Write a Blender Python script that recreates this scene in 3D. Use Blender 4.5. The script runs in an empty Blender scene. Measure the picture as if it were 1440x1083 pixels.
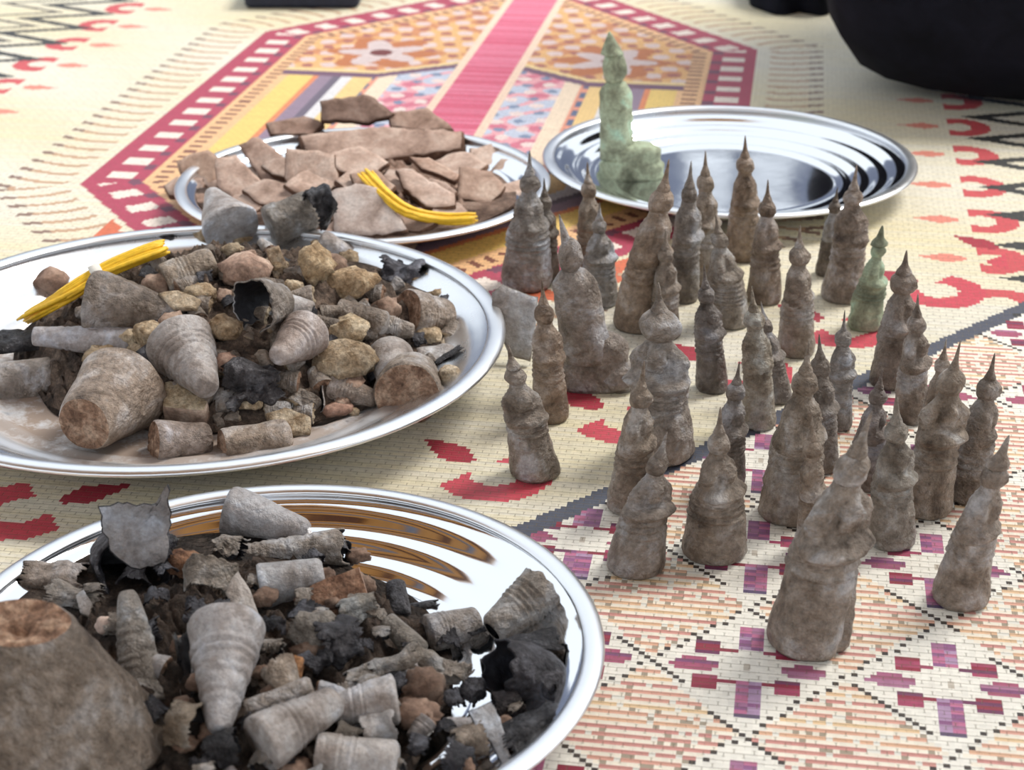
import bpy, bmesh, math, random
import numpy as np
from mathutils import Vector, noise

# ------------------------------------------------------------------ camera, world, light, exposure
scene = bpy.context.scene
COL = scene.collection
IW, IH, FPX = 1440.0, 1083.0, 2500.0
PITCH, CAMZ = math.radians(24.5), 0.43
cam_d = bpy.data.cameras.new('camera')
cam = bpy.data.objects.new('camera', cam_d)
COL.objects.link(cam)
cam.location = (0, 0, CAMZ)
cam.rotation_euler = (math.pi / 2 - PITCH, 0, 0)
cam_d.sensor_width = 36.0
cam_d.lens = FPX * 36.0 / IW
cam_d.clip_start = 0.01
cam_d.dof.use_dof = True
cam_d.dof.focus_distance = 0.90
cam_d.dof.aperture_fstop = 16.0
scene.camera = cam

world = bpy.data.worlds.new('overcast_sky')
scene.world = world
world.use_nodes = True
bg = world.node_tree.nodes['Background']
bg.inputs[0].default_value = (0.86, 0.93, 1.0, 1)
bg.inputs[1].default_value = 1.05

sun_d = bpy.data.lights.new('hazy_sun', 'SUN')
sun_d.energy = 3.3
sun_d.angle = math.radians(24)
sun_d.color = (1.0, 0.965, 0.91)
sun = bpy.data.objects.new('hazy_sun', sun_d)
COL.objects.link(sun)
sun.rotation_euler = Vector((-0.62, -0.42, -0.95)).to_track_quat('-Z', 'Y').to_euler()

vs = scene.view_settings
vs.view_transform = 'Standard'
vs.look = 'None'
vs.gamma = 1.0
vs.use_curve_mapping = False
vs.exposure = 0.38

# ------------------------------------------------------------------ geometry of the view
def ray(px, py):
    u = (px - IW / 2) / FPX
    v = -(py - IH / 2) / FPX
    return Vector((u, math.cos(PITCH) + v * math.sin(PITCH), -math.sin(PITCH) + v * math.cos(PITCH)))
EYE = Vector((0, 0, CAMZ))
def at_z(px, py, z=0.0):
    d = ray(px, py)
    return EYE + d * ((z - CAMZ) / d.z)
def at_y(px, py, y):
    d = ray(px, py)
    return EYE + d * (y / d.y)
def at_plane(px, py, c, n):
    d = ray(px, py)
    return EYE + d * ((c - EYE).dot(n) / d.dot(n))
def depth(p):
    return p.y * math.cos(PITCH) - (p.z - CAMZ) * math.sin(PITCH)
def px2m(n, p):
    return n * depth(p) / FPX

# ------------------------------------------------------------------ objects
def put(name, verts, faces, mats, parent=None, smooth=True, idx=None):
    me = bpy.data.meshes.new(name)
    me.from_pydata([tuple(v) for v in verts], [], faces)
    for m in (mats if isinstance(mats, (list, tuple)) else [mats]):
        me.materials.append(m)
    if smooth:
        me.polygons.foreach_set('use_smooth', [True] * len(me.polygons))
    if idx is not None:
        me.polygons.foreach_set('material_index', idx)
    me.update()
    o = bpy.data.objects.new(name, me)
    COL.objects.link(o)
    if parent is not None:
        o.parent = parent
    return o
def tag(o, label, cat, group=None, kind=None):
    o['label'] = label
    if cat:
        o['category'] = cat
    if group:
        o['group'] = group
    if kind:
        o['kind'] = kind
    return o
def thing(name, loc, label, cat, group=None):
    o = bpy.data.objects.new(name, None)
    o.empty_display_size = 0.01
    COL.objects.link(o)
    o.location = loc
    return tag(o, label, cat, group)
def tint(o, c):
    o.color = (c[0], c[1], c[2], 1)
    return o

def loft(rings, cap0=True, cap1=True):
    """closed tube through rings of equal length"""
    n = len(rings[0])
    V = [p for r in rings for p in r]
    Fc = []
    for i in range(len(rings) - 1):
        for j in range(n):
            k = (j + 1) % n
            Fc.append((i * n + j, i * n + k, (i + 1) * n + k, (i + 1) * n + j))
    if cap0:
        c = sum((Vector(p) for p in rings[0]), Vector()) / n
        V.append(c); b = len(V) - 1
        for j in range(n):
            Fc.append((b, (j + 1) % n, j))
    if cap1:
        o = (len(rings) - 1) * n
        c = sum((Vector(p) for p in rings[-1]), Vector()) / n
        V.append(c); b = len(V) - 1
        for j in range(n):
            Fc.append((b, o + j, o + (j + 1) % n))
    return V, Fc
def frame(axis, hint=Vector((0, 0, 1))):
    a = axis.normalized()
    if abs(a.dot(hint)) > 0.97:
        hint = Vector((0, 1, 0))
    x = hint.cross(a).normalized()
    return a, x, a.cross(x).normalized()
def fbm(p, s, seed, octv=3):
    q = Vector((p[0] * s + seed * 7.13, p[1] * s - seed * 3.7, p[2] * s + seed * 1.9))
    return noise.fractal(q, 1.0, 2.0, octv)
def interp(tab, t):
    for (a, ra), (b, rb) in zip(tab, tab[1:]):
        if t <= b:
            k = (t - a) / (b - a) if b > a else 0
            k = k * k * (3 - 2 * k) * 0.5 + k * 0.5
            return ra + (rb - ra) * k
    return tab[-1][1]
def gauss(x, s):
    return math.exp(-0.5 * (x / s) ** 2)

# ------------------------------------------------------------------ materials
def lin(r, g, b):
    f = lambda c: (c / 255 / 12.92) if c / 255 <= 0.04045 else ((c / 255 + 0.055) / 1.055) ** 2.4
    return (f(r), f(g), f(b), 1)
def newmat(name):
    m = bpy.data.materials.new(name)
    m.use_nodes = True
    nt = m.node_tree
    return m, nt, nt.nodes['Principled BSDF']
def nd(nt, t, **kw):
    n = nt.nodes.new(t)
    for k, v in kw.items():
        setattr(n, k, v)
    return n
def coords(nt, scale):
    """object coordinates, shifted per object so that no two pieces look the same"""
    tc = nd(nt, 'ShaderNodeTexCoord')
    oi = nd(nt, 'ShaderNodeObjectInfo')
    mul = nd(nt, 'ShaderNodeMath', operation='MULTIPLY'); mul.inputs[1].default_value = 7.0
    nt.links.new(oi.outputs['Random'], mul.inputs[0])
    add = nd(nt, 'ShaderNodeVectorMath', operation='ADD')
    nt.links.new(tc.outputs['Object'], add.inputs[0]); nt.links.new(mul.outputs[0], add.inputs[1])
    return add.outputs[0], oi
def noise_tex(nt, vec, scale, detail=4, rough=0.6, dist=0.0):
    n = nd(nt, 'ShaderNodeTexNoise')
    n.inputs['Scale'].default_value = scale
    n.inputs['Detail'].default_value = detail
    n.inputs['Roughness'].default_value = rough
    n.inputs['Distortion'].default_value = dist
    nt.links.new(vec, n.inputs['Vector'])
    return n
def ramp(nt, fac, stops):
    r = nd(nt, 'ShaderNodeValToRGB')
    el = r.color_ramp.elements
    while len(el) < len(stops):
        el.new(0.5)
    for e, (p, c) in zip(el, stops):
        e.position = p; e.color = c
    nt.links.new(fac, r.inputs[0])
    return r
def mixc(nt, fac, a, b, mode='MIX'):
    m = nd(nt, 'ShaderNodeMix', data_type='RGBA', blend_type=mode)
    if isinstance(fac, (int, float)):
        m.inputs[0].default_value = fac
    else:
        nt.links.new(fac, m.inputs[0])
    for s, v in ((6, a), (7, b)):
        if isinstance(v, tuple):
            m.inputs[s].default_value = v
        else:
            nt.links.new(v, m.inputs[s])
    return m.outputs[2]
def earthy(name, stops, fine, sc=55, fsc=420, rough=0.75, metal=0.0, bump=0.5, bsc=260, bdist=0.0012, spec=0.4):
    """mottled, pitted surface; object colour tints it"""
    m, nt, bs = newmat(name)
    vec, oi = coords(nt, 1)
    n1 = noise_tex(nt, vec, sc, 5, 0.62, 0.4)
    r1 = ramp(nt, n1.outputs[0], stops)
    n2 = noise_tex(nt, vec, fsc, 3, 0.7)
    r2 = ramp(nt, n2.outputs[0], [(0.3, (1 - fine, 1 - fine, 1 - fine, 1)), (0.7, (1 + fine * .6,) * 3 + (1,))])
    c = mixc(nt, 1.0, r1.outputs[0], r2.outputs[0], 'MULTIPLY')
    c = mixc(nt, 1.0, c, oi.outputs['Color'], 'MULTIPLY')
    nt.links.new(c, bs.inputs['Base Color'])
    bs.inputs['Roughness'].default_value = rough
    bs.inputs['Metallic'].default_value = metal
    bs.inputs['Specular IOR Level'].default_value = spec
    n3 = noise_tex(nt, vec, bsc, 5, 0.65)
    bp = nd(nt, 'ShaderNodeBump')
    bp.inputs['Strength'].default_value = bump
    bp.inputs['Distance'].default_value = bdist
    nt.links.new(n3.outputs[0], bp.inputs['Height'])
    nt.links.new(bp.outputs[0], bs.inputs['Normal'])
    return m
M_LEAD = earthy('weathered_lead', [(0.30, lin(80, 69, 60)), (0.42, lin(128, 117, 106)), (0.53, lin(154, 145, 136)), (0.66, lin(184, 184, 186))],
                0.40, sc=46, fsc=260, rough=0.42, metal=0.1, bump=1.0, bsc=190, bdist=0.0055)
M_PALE = earthy('pale_lead', [(0.30, lin(106, 95, 87)), (0.42, lin(146, 137, 131)), (0.55, lin(172, 168, 166)), (0.68, lin(198, 201, 208))],
                0.28, sc=45, fsc=330, rough=0.42, metal=0.1, bump=0.8, bsc=200, bdist=0.0026)
M_DARK = earthy('blackened_lead', [(0.3, lin(24, 23, 25)), (0.5, lin(48, 46, 48)), (0.7, lin(88, 88, 92))],
                0.5, sc=80, rough=0.38, metal=0.45, bump=1.0, bdist=0.003)
M_INNER = earthy('dark_inner_lead', [(0.3, lin(16, 16, 19)), (0.6, lin(38, 38, 43)), (0.78, lin(78, 80, 88))],
                 0.3, sc=50, rough=0.5, metal=0.3, bump=0.7)  # dark tone for the inner faces of hollow shells
M_CORE = earthy('earth_core', [(0.3, lin(88, 62, 48)), (0.5, lin(154, 122, 100)), (0.7, lin(200, 172, 148))],
                0.5, sc=110, rough=0.95, bump=1.0, bdist=0.004)
M_TAN = earthy('tan_clay', [(0.3, lin(120, 96, 68)), (0.48, lin(176, 156, 130)), (0.7, lin(214, 200, 178))],
               0.45, sc=110, rough=0.95, bump=1.0, bdist=0.004)
M_BROWN = earthy('brown_clay', [(0.3, lin(98, 78, 68)), (0.5, lin(150, 126, 112)), (0.7, lin(184, 164, 150))],
                 0.35, sc=75, rough=0.9, bump=0.9)
M_SHERD = earthy('fired_sherd', [(0.3, lin(140, 118, 105)), (0.5, lin(186, 165, 153)), (0.7, lin(212, 198, 188))],
                 0.22, sc=45, rough=0.85, bump=0.5)
M_EDGE = earthy('broken_sherd_edge', [(0.3, lin(70, 50, 40)), (0.55, lin(112, 84, 68)), (0.7, lin(140, 112, 94))],
                0.3, sc=90, rough=0.95, bump=0.9)
M_GREEN = earthy('green_patina', [(0.28, lin(92, 96, 80)), (0.45, lin(132, 138, 118)), (0.58, lin(164, 176, 152)), (0.72, lin(172, 208, 188))],
                 0.28, sc=55, rough=0.8, bump=0.7)
M_DUST = earthy('crumbled_earth', [(0.3, lin(46, 38, 33)), (0.5, lin(84, 70, 60)), (0.68, lin(124, 106, 92))],
                0.5, sc=120, fsc=700, rough=0.95, bump=1.0, bdist=0.003)
M_NAVY = earthy('navy_cloth', [(0.3, lin(12, 13, 20)), (0.7, lin(24, 25, 36))], 0.2, sc=30, fsc=900, rough=0.9, bump=0.4, bsc=1200, bdist=0.0006, spec=0.15)
M_NAVY2 = earthy('navy_board', [(0.3, lin(28, 32, 48)), (0.7, lin(40, 46, 64))], 0.1, rough=0.6, bump=0.1)
M_SKIN = earthy('skin', [(0.3, lin(150, 105, 80)), (0.7, lin(175, 128, 100))], 0.05, rough=0.6, bump=0.1)
M_HAIR = earthy('black_hair', [(0.3, lin(14, 12, 12)), (0.7, lin(30, 27, 26))], 0.2, rough=0.5, bump=0.6)

def steel(name, dust, rlo=0.05, rhi=0.12):
    m, nt, bs = newmat(name)
    vec, oi = coords(nt, 1)
    n = noise_tex(nt, vec, 18, 5, 0.6)
    bs.inputs['Metallic'].default_value = 1.0
    r = ramp(nt, n.outputs[0], [(0.3, (rlo, rlo, rlo, 1)), (0.75, (rhi, rhi, rhi, 1))])
    c = (0.80, 0.81, 0.83, 1)
    if dust:
        sp = nd(nt, 'ShaderNodeSeparateXYZ'); tc = nd(nt, 'ShaderNodeTexCoord')
        nt.links.new(tc.outputs['Object'], sp.inputs[0])
        mr = nd(nt, 'ShaderNodeMapRange')
        mr.inputs[1].default_value = 0.004; mr.inputs[2].default_value = 0.012
        mr.inputs[3].default_value = dust; mr.inputs[4].default_value = 0.0
        nt.links.new(sp.outputs['Z'], mr.inputs[0])
        n2 = noise_tex(nt, vec, 45, 6, 0.7)
        r2 = ramp(nt, n2.outputs[0], [(0.30, (0, 0, 0, 1)), (0.52, (1, 1, 1, 1))])
        mu = nd(nt, 'ShaderNodeMath', operation='MULTIPLY')
        nt.links.new(mr.outputs[0], mu.inputs[0]); nt.links.new(r2.outputs[0], mu.inputs[1])
        col = mixc(nt, mu.outputs[0], c, lin(138, 118, 102))
        nt.links.new(col, bs.inputs['Base Color'])
        inv = nd(nt, 'ShaderNodeMath', operation='SUBTRACT'); inv.inputs[0].default_value = 1.0
        nt.links.new(mu.outputs[0], inv.inputs[1]); nt.links.new(inv.outputs[0], bs.inputs['Metallic'])
        rr = mixc(nt, mu.outputs[0], r.outputs[0], (0.85, 0.85, 0.85, 1))
        nt.links.new(rr, bs.inputs['Roughness'])
    else:
        bs.inputs['Base Color'].default_value = c
        nt.links.new(r.outputs[0], bs.inputs['Roughness'])
    n3 = noise_tex(nt, vec, 35, 2, 0.5)
    bp = nd(nt, 'ShaderNodeBump'); bp.inputs['Strength'].default_value = 0.05; bp.inputs['Distance'].default_value = 0.002
    nt.links.new(n3.outputs[0], bp.inputs['Height']); nt.links.new(bp.outputs[0], bs.inputs['Normal'])
    return m
M_STEEL = steel('polished_steel', 0.0)
M_STEELD = steel('dusty_steel', 0.92, 0.22, 0.34)
M_RIM = steel('satin_steel_rim', 0.0, 0.26, 0.36)
M_STEELS = steel('slightly_dusty_steel', 0.35)

def plain(name, c, rough=0.8, var=0.1, sc=12):
    m, nt, bs = newmat(name)
    vec, oi = coords(nt, 1)
    n = noise_tex(nt, vec, sc, 4, 0.6)
    a = tuple(x * (1 - var) for x in c[:3]) + (1,)
    b = tuple(min(1, x * (1 + var)) for x in c[:3]) + (1,)
    r = ramp(nt, n.outputs[0], [(0.3, a), (0.7, b)])
    nt.links.new(r.outputs[0], bs.inputs['Base Color'])
    bs.inputs['Roughness'].default_value = rough
    return m
M_WICK = plain('yellow_wax', lin(232, 186, 40), 0.55, 0.18, 200)
M_BAND = plain('white_paper', lin(222, 218, 208), 0.8, 0.05)
M_FLOOR = plain('polished_concrete', lin(150, 146, 140), 0.5, 0.08)
M_CEIL = plain('painted_ceiling', lin(205, 200, 190), 0.9, 0.03)
M_OCHRE = plain('ochre_boards', lin(226, 168, 100), 0.6, 0.15)
M_WOOD = plain('dark_wood', lin(92, 52, 34), 0.5, 0.2)
M_SLATE = plain('slate_blue_wall', lin(124, 132, 154), 0.9, 0.06)

# ------------------------------------------------------------------ the woven mat
MAT_ROT = math.radians(-9.0)
MAT_U0 = -0.284
def srgb(*c):
    return np.array(lin(*c)[:3])
def mat_pattern(U, V):
    """colour of each woven cell; U, V in the mat's own frame (metres)"""
    rng = np.random.default_rng(5)
    S = U - MAT_U0
    A = np.abs(S)
    shp = U.shape
    row = np.floor(V / CELL + 0.5).astype(int)
    colm = np.floor(U / CELL + 0.5).astype(int)
    jit = rng.random(shp)
    rowj = np.take(rng.random(4096), row % 4096)
    C = np.empty(shp + (3,))
    # cream and straw ground, in soft bands along the rows
    big = 0.5 + 0.5 * np.sin(V * 21 + 1.3 * np.sin(U * 9)) * np.cos(U * 13 + V * 4)
    cream, straw = srgb(230, 225, 210), srgb(226, 214, 174)
    k = np.clip(0.75 * big + 0.5 * (rowj - 0.5), 0, 1)[..., None]
    C[:] = cream * (1 - k) + straw * k
    def lay(mask, c, a=1.0):
        m = (mask * a)[..., None]
        C[:] = C * (1 - m) + np.asarray(c) * m
    e2 = -0.779 * (A - 0.17) + 0.627 * (V - 0.762)          # inside the cut corner
    alng = 0.627 * (A - 0.17) + 0.779 * (V - 0.762)          # along the corner edge
    e1 = 0.455 - A                                           # inside the long edge
    field = (e2 > 0) & (e1 > 0)
    # ---- crescents inside both edges
    def crescents(d, l, per, sz, c1, c2, ph=0.0):
        lc = ((l + ph) / per) % 1.0 - 0.5
        x, y = d / sz, lc * per / sz
        r = np.hypot(x - 0.1, y)
        lay((r < 1.02) & (r > 0.44) & (x < 0.45), c1)
        lay((np.abs(y) < 0.34 * np.clip(1.0 - np.abs(x - 1.25) * 1.25, 0, 1)) & (x > 0.75) & (x < 2.1), c2)
    sideok = (V > 1.10) & (e1 < 0.12)
    d1 = np.where(sideok, e1 - 0.022, 9)
    crescents(d1, V, 0.082, 0.026, srgb(206, 86, 92), srgb(226, 140, 124))
    dgok = (e2 > 0.002) & (e2 < 0.13) & (A < 0.44)
    d2 = np.where(dgok, e2 - 0.052, 9)
    crescents(d2, alng, 0.098, 0.030, srgb(206, 78, 92), srgb(170, 52, 70), 0.02)
    # ---- dark line of the cut corner and the dark zigzag of the long edge
    lay((np.abs(e2) < 0.0058) & (A < 0.47), srgb(84, 88, 102))
    zz = np.abs(((V / 0.066) % 1.0) - 0.5) * 2
    zc = 0.008 - 0.075 * zz
    lay((V > 1.06) & (np.abs(e1 - zc) < 0.0135), srgb(58, 60, 62))
    zc2 = -0.045 - 0.075 * zz
    lay((V > 1.06) & (np.abs(e1 - zc2) < 0.008), srgb(92, 88, 84))
    lay((V > 1.06) & (e1 < -0.145) & (e1 > -0.16), srgb(120, 60, 66))
    # ---- medallion
    dg = -0.779 * (A - 0.262) + 0.627 * (V - 1.262)
    d3 = -0.779 * (A - 0.252) - 0.627 * (V - 1.765)
    em = np.minimum(np.minimum(0.252 - A, dg), d3)
    onside = (0.252 - A) < np.minimum(dg, d3)
    al = np.where(onside, V, np.where(dg < d3, 0.627 * A + 0.779 * V, 0.627 * A - 0.779 * V))
    f = ((al / 0.020) % 1.0)
    curl = 0.006 * np.sin(np.clip(-em, 0, 0.09) * 60)
    f2 = (((al + curl) / 0.022) % 1.0)
    lay((em < -0.012) & (em > -0.062) & (f2 < 0.26), srgb(196, 160, 130))
    lay((em < -0.052) & (em > -0.064) & (f2 < 0.30), srgb(140, 112, 100))
    lay(em > 0, srgb(178, 66, 92))
    b = (al / 0.037) % 1.0
    lay((em > 0.012) & (em < 0.034) & (b > 0.30) & (b < 0.76), srgb(240, 226, 214))
    lay((em > 0.034) & (em < 0.043) & (b < 0.32), srgb(120, 70, 92))
    lay(em > 0.044, srgb(236, 190, 142))
    lay((em > 0.050) & (em < 0.062) & (((al / 0.014) % 1.0) < 0.40), srgb(132, 84, 72))
    lay(em > 0.068, srgb(240, 206, 120))
    lay(em > 0.092, srgb(226, 140, 96))
    lay(em > 0.098, srgb(150, 130, 150))
    lay(em > 0.112, srgb(110, 100, 118))
    lay(em > 0.120, srgb(226, 224, 226))
    lay(em > 0.132, srgb(242, 206, 140))
    lay(em > 0.150, srgb(232, 156, 130))
    # floral ground inside
    fl = np.sin(S * 95 + 2.2 * np.sin(V * 52)) * np.sin(V * 78 + 1.7 * np.sin(S * 61))
    fl2 = np.sin(S * 150 + V * 40) * np.sin(V * 130 - S * 33)
    ins = em > 0.158
    lay(ins, srgb(236, 170, 178))
    lay(ins & (fl > 0.15), srgb(196, 204, 222))
    lay(ins & (fl < -0.45), srgb(214, 118, 140))
    lay(ins & (fl2 > 0.55), srgb(238, 216, 210))
    lay(ins & (fl2 < -0.72), srgb(126, 142, 170))
    stripe = em > 0.150
    lay(stripe & (np.abs(A - 0.088) < 0.008) & (V < 1.64), srgb(244, 222, 196))
    lay(stripe & (np.abs(A - 0.108) < 0.010) & (V < 1.64) & (((V / 0.03) % 1.0) < 0.6), srgb(96, 108, 138))
    lay(stripe & (np.abs(A - 0.128) < 0.006) & (V < 1.64), srgb(222, 92, 104))
    # far end of the medallion: an ochre field behind a purple line, with a flower in it
    vb = 1.60 + 0.7 * np.clip(0.10 - A, 0, 1)
    far = (em > 0.062) & (V > vb)
    lay(far, srgb(228, 178, 118))
    lay(far & (fl > 0.35), srgb(206, 140, 96))
    lay(far & (fl2 > 0.35), srgb(222, 200, 196))
    lay(far & (fl2 < -0.6), srgb(170, 104, 96))
    lay(far & (V < vb + 0.016), srgb(118, 84, 108))
    lay(far & (V > vb + 0.016) & (V < vb + 0.026), srgb(236, 208, 150))
    q = np.hypot(A - 0.115, (V - 1.695) / 1.2)
    th = np.arctan2(V - 1.695, A - 0.115)
    lay(far & (q < 0.046 + 0.010 * np.cos(6 * th)), srgb(190, 116, 70))
    lay(far & (q < 0.032 + 0.012 * np.cos(5 * th)), srgb(212, 194, 192))
    lay(far & (q < 0.011), srgb(112, 44, 44))
    # pink rib down the middle
    lay((em > 0.02) & (A < 0.025), srgb(216, 92, 122))
    lay((em > 0.02) & (A < 0.025) & (rowj > 0.6), srgb(228, 130, 156))
    lay((em > 0.02) & (np.abs(A - 0.029) < 0.004), srgb(244, 214, 190))
    # red and ochre under the near point of the medallion
    near = (dg < -0.005) & (dg > -0.035) & (A < 0.2) & (e2 > 0.1)
    lay(near & (fl > -0.3), srgb(214, 112, 78))
    # ---- the outer field: flowers in dotted lozenges, striped lozenges between
    out = (e2 < -0.0058) & (V < 1.12)
    du, dv = 0.0845, 0.100
    uc, vc = U - (-0.0006), V - 0.6565
    a = ((uc / du + 0.5) % 1.0 - 0.5) * du
    bb = ((vc / dv + 0.5) % 1.0 - 0.5) * dv
    m = np.abs(a) / (du / 2) + np.abs(bb) / (dv / 2)
    lay(out, srgb(248, 244, 232))
    st = out & (m > 1.06)
    even = (row % 2 == 0)
    iu, iv = np.floor(uc / du).astype(int), np.floor(vc / dv).astype(int)
    sc_ = np.stack([np.interp(rowj, [0, .35, .7, 1], [srgb(*q)[i] for q in ((200, 70, 66), (216, 112, 92), (226, 150, 96), (232, 186, 118))]) for i in range(3)], -1)
    mm = (st & even & (jit > 0.10))[..., None]
    C[:] = np.where(mm, sc_ * 0.72 + C * 0.28, C)
    lay(st & ~even, srgb(250, 240, 220), 0.9)
    lay(st & ~even & (jit < 0.13), srgb(132, 112, 84), 0.7)
    lay(out & (np.abs(m - 1.0) < 0.06) & (((row + colm) % 3) == 0), srgb(66, 58, 54))
    fw = out & (m < 0.94)
    purple, wine, lilac = srgb(172, 118, 152), srgb(152, 52, 72), srgb(182, 150, 182)
    alt = np.where(((iu + iv) % 2 == 0)[..., None], purple, lilac)
    pick = (rowj * 7 + iu * 0.37 + iv * 0.61) % 1.0           # each straw row of a motif was dyed on its own
    dye = np.where((pick < 0.35)[..., None], srgb(196, 116, 150), np.where((pick < 0.75)[..., None], alt, srgb(150, 96, 140)))
    dye2 = np.where((pick < 0.5)[..., None], wine, np.where((pick < 0.8)[..., None], srgb(172, 74, 104), srgb(120, 62, 96)))
    aa = np.abs(a)
    mk = fw & (aa < 0.0056) & (np.abs(bb - 0.0240) < 0.0100)
    C[:] = np.where(mk[..., None], dye, C)
    mk = fw & (aa < 0.0056) & (np.abs(bb + 0.0235) < 0.0125)
    C[:] = np.where(mk[..., None], dye, C)
    for sy, hh_ in ((0.0150, 0.0055), (-0.0135, 0.0050)):
        mk = fw & (np.abs(aa - 0.0172) < 0.0056) & (np.abs(bb - sy) < hh_)
        mk |= fw & (np.abs(aa - 0.0095) < 0.0045) & (np.abs(bb - sy * 0.86) < 0.0018)
        C[:] = np.where(mk[..., None], dye2, C)
    mk = fw & (np.abs(bb) < 0.0056 * np.clip(1 - ((aa - 0.0235) / 0.0115) ** 2, 0, 1))
    C[:] = np.where(mk[..., None], dye2 * 0.5 + dye * 0.5, C)
    lay(fw & (aa < 0.0014) & (np.abs(bb) < 0.003), srgb(206, 196, 180))
    lay(fw & (aa < 0.0056) & (np.abs(bb + 0.0355) < 0.0014), srgb(96, 80, 110))
    # straw to straw variation
    C *= (0.78 + 0.12 * jit)[..., None] * (0.97 + 0.06 * rowj)[..., None]
    return np.clip(C, 0, 1)

CELL = 0.0027
def build_mat():
    u0, u1, v0, v1 = -0.98, 0.46, 0.36, 2.36
    nu, nv = int((u1 - u0) / CELL), int((v1 - v0) / CELL)
    us = u0 + np.arange(nu + 1) * CELL
    vv = v0 + np.arange(nv + 1) * CELL
    us[0], us[-1], vv[0], vv[-1] = -1.9, 1.5, -0.9, 3.0       # the outer cells run on to the mat's edge
    X, Y = np.meshgrid(us, vv)
    co = np.stack([X, Y, np.zeros_like(X)], -1).reshape(-1, 3)
    cu, cv = np.meshgrid((us[1:] + us[:-1]) / 2, (vv[1:] + vv[:-1]) / 2)
    cols = mat_pattern(cu, cv)
    for edge_ in (cols[:, 0], cols[:, -1], cols[0], cols[-1]):
        edge_[:] = srgb(206, 194, 158)
    cols = cols.reshape(-1, 3)
    i = np.arange((nu + 1) * (nv + 1)).reshape(nv + 1, nu + 1)
    quads = np.stack([i[:-1, :-1], i[:-1, 1:], i[1:, 1:], i[1:, :-1]], -1).reshape(-1, 4)
    n0 = len(co)
    T = 0.004
    low = np.array([[us[0], vv[0], -T], [us[-1], vv[0], -T], [us[-1], vv[-1], -T], [us[0], vv[-1], -T]])
    co = np.vstack([co, low])
    c00, c10, c11, c01 = 0, nu, (nu + 1) * (nv + 1) - 1, (nu + 1) * nv
    extra = np.array([[n0, n0 + 3, n0 + 2, n0 + 1], [c00, n0, n0 + 1, c10], [c10, n0 + 1, n0 + 2, c11], [c11, n0 + 2, n0 + 3, c01], [c01, n0 + 3, n0, c00]])
    quads = np.vstack([quads, extra])
    cols = np.vstack([cols, np.tile(srgb(222, 208, 170), (5, 1))])
    me = bpy.data.meshes.new('woven_mat')
    me.vertices.add(len(co)); me.vertices.foreach_set('co', co.ravel())
    me.loops.add(quads.size); me.loops.foreach_set('vertex_index', quads.ravel().astype(np.int32))
    me.polygons.add(len(quads))
    me.polygons.foreach_set('loop_start', (np.arange(len(quads)) * 4).astype(np.int32))
    me.update(calc_edges=True)
    at = me.attributes.new('straw_colour', 'FLOAT_COLOR', 'FACE')
    rgba = np.ones((len(quads), 4)); rgba[:, :3] = cols
    at.data.foreach_set('color', rgba.ravel())
    m, nt, bs = newmat('woven_straw')
    av = nd(nt, 'ShaderNodeAttribute', attribute_name='straw_colour')
    tc = nd(nt, 'ShaderNodeTexCoord')
    br = nd(nt, 'ShaderNodeTexBrick', offset=0.5, squash=1.0)
    nt.links.new(tc.outputs['Object'], br.inputs['Vector'])
    br.inputs['Scale'].default_value = 1.0
    br.inputs['Brick Width'].default_value = CELL * 3
    br.inputs['Row Height'].default_value = CELL
    br.inputs['Mortar Size'].default_value = 0.00035
    br.inputs['Mortar Smooth'].default_value = 0.6
    sp = nd(nt, 'ShaderNodeTexBrick', offset=0.5)             # small gaps where warp threads pull the straws apart
    nt.links.new(tc.outputs['Object'], sp.inputs['Vector'])
    sp.inputs['Scale'].default_value = 1.0
    sp.inputs['Brick Width'].default_value = CELL * 3
    sp.inputs['Row Height'].default_value = CELL * 2
    sp.inputs['Mortar Size'].default_value = 0.0009
    sp.inputs['Mortar Smooth'].default_value = 0.5
    gap = nd(nt, 'ShaderNodeMath', operation='MULTIPLY')
    nt.links.new(br.outputs['Fac'], gap.inputs[0]); nt.links.new(sp.outputs['Fac'], gap.inputs[1])
    gm = nd(nt, 'ShaderNodeMath', operation='MULTIPLY'); gm.inputs[1].default_value = 0.5
    nt.links.new(gap.outputs[0], gm.inputs[0])
    c = mixc(nt, gm.outputs[0], av.outputs['Color'], lin(104, 92, 70))
    nt.links.new(c, bs.inputs['Base Color'])
    bs.inputs['Roughness'].default_value = 0.5
    bs.inputs['Specular IOR Level'].default_value = 0.35
    bp = nd(nt, 'ShaderNodeBump', invert=True)
    bp.inputs['Strength'].default_value = 0.45; bp.inputs['Distance'].default_value = 0.0007
    nt.links.new(br.outputs['Fac'], bp.inputs['Height']); nt.links.new(bp.outputs[0], bs.inputs['Normal'])
    me.materials.append(m)
    o = bpy.data.objects.new('woven_mat', me)
    COL.objects.link(o)
    o.rotation_euler = (0, 0, MAT_ROT)
    return tag(o, 'large cream woven straw mat with red, purple and orange pattern under everything', 'mat')
build_mat()

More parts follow.
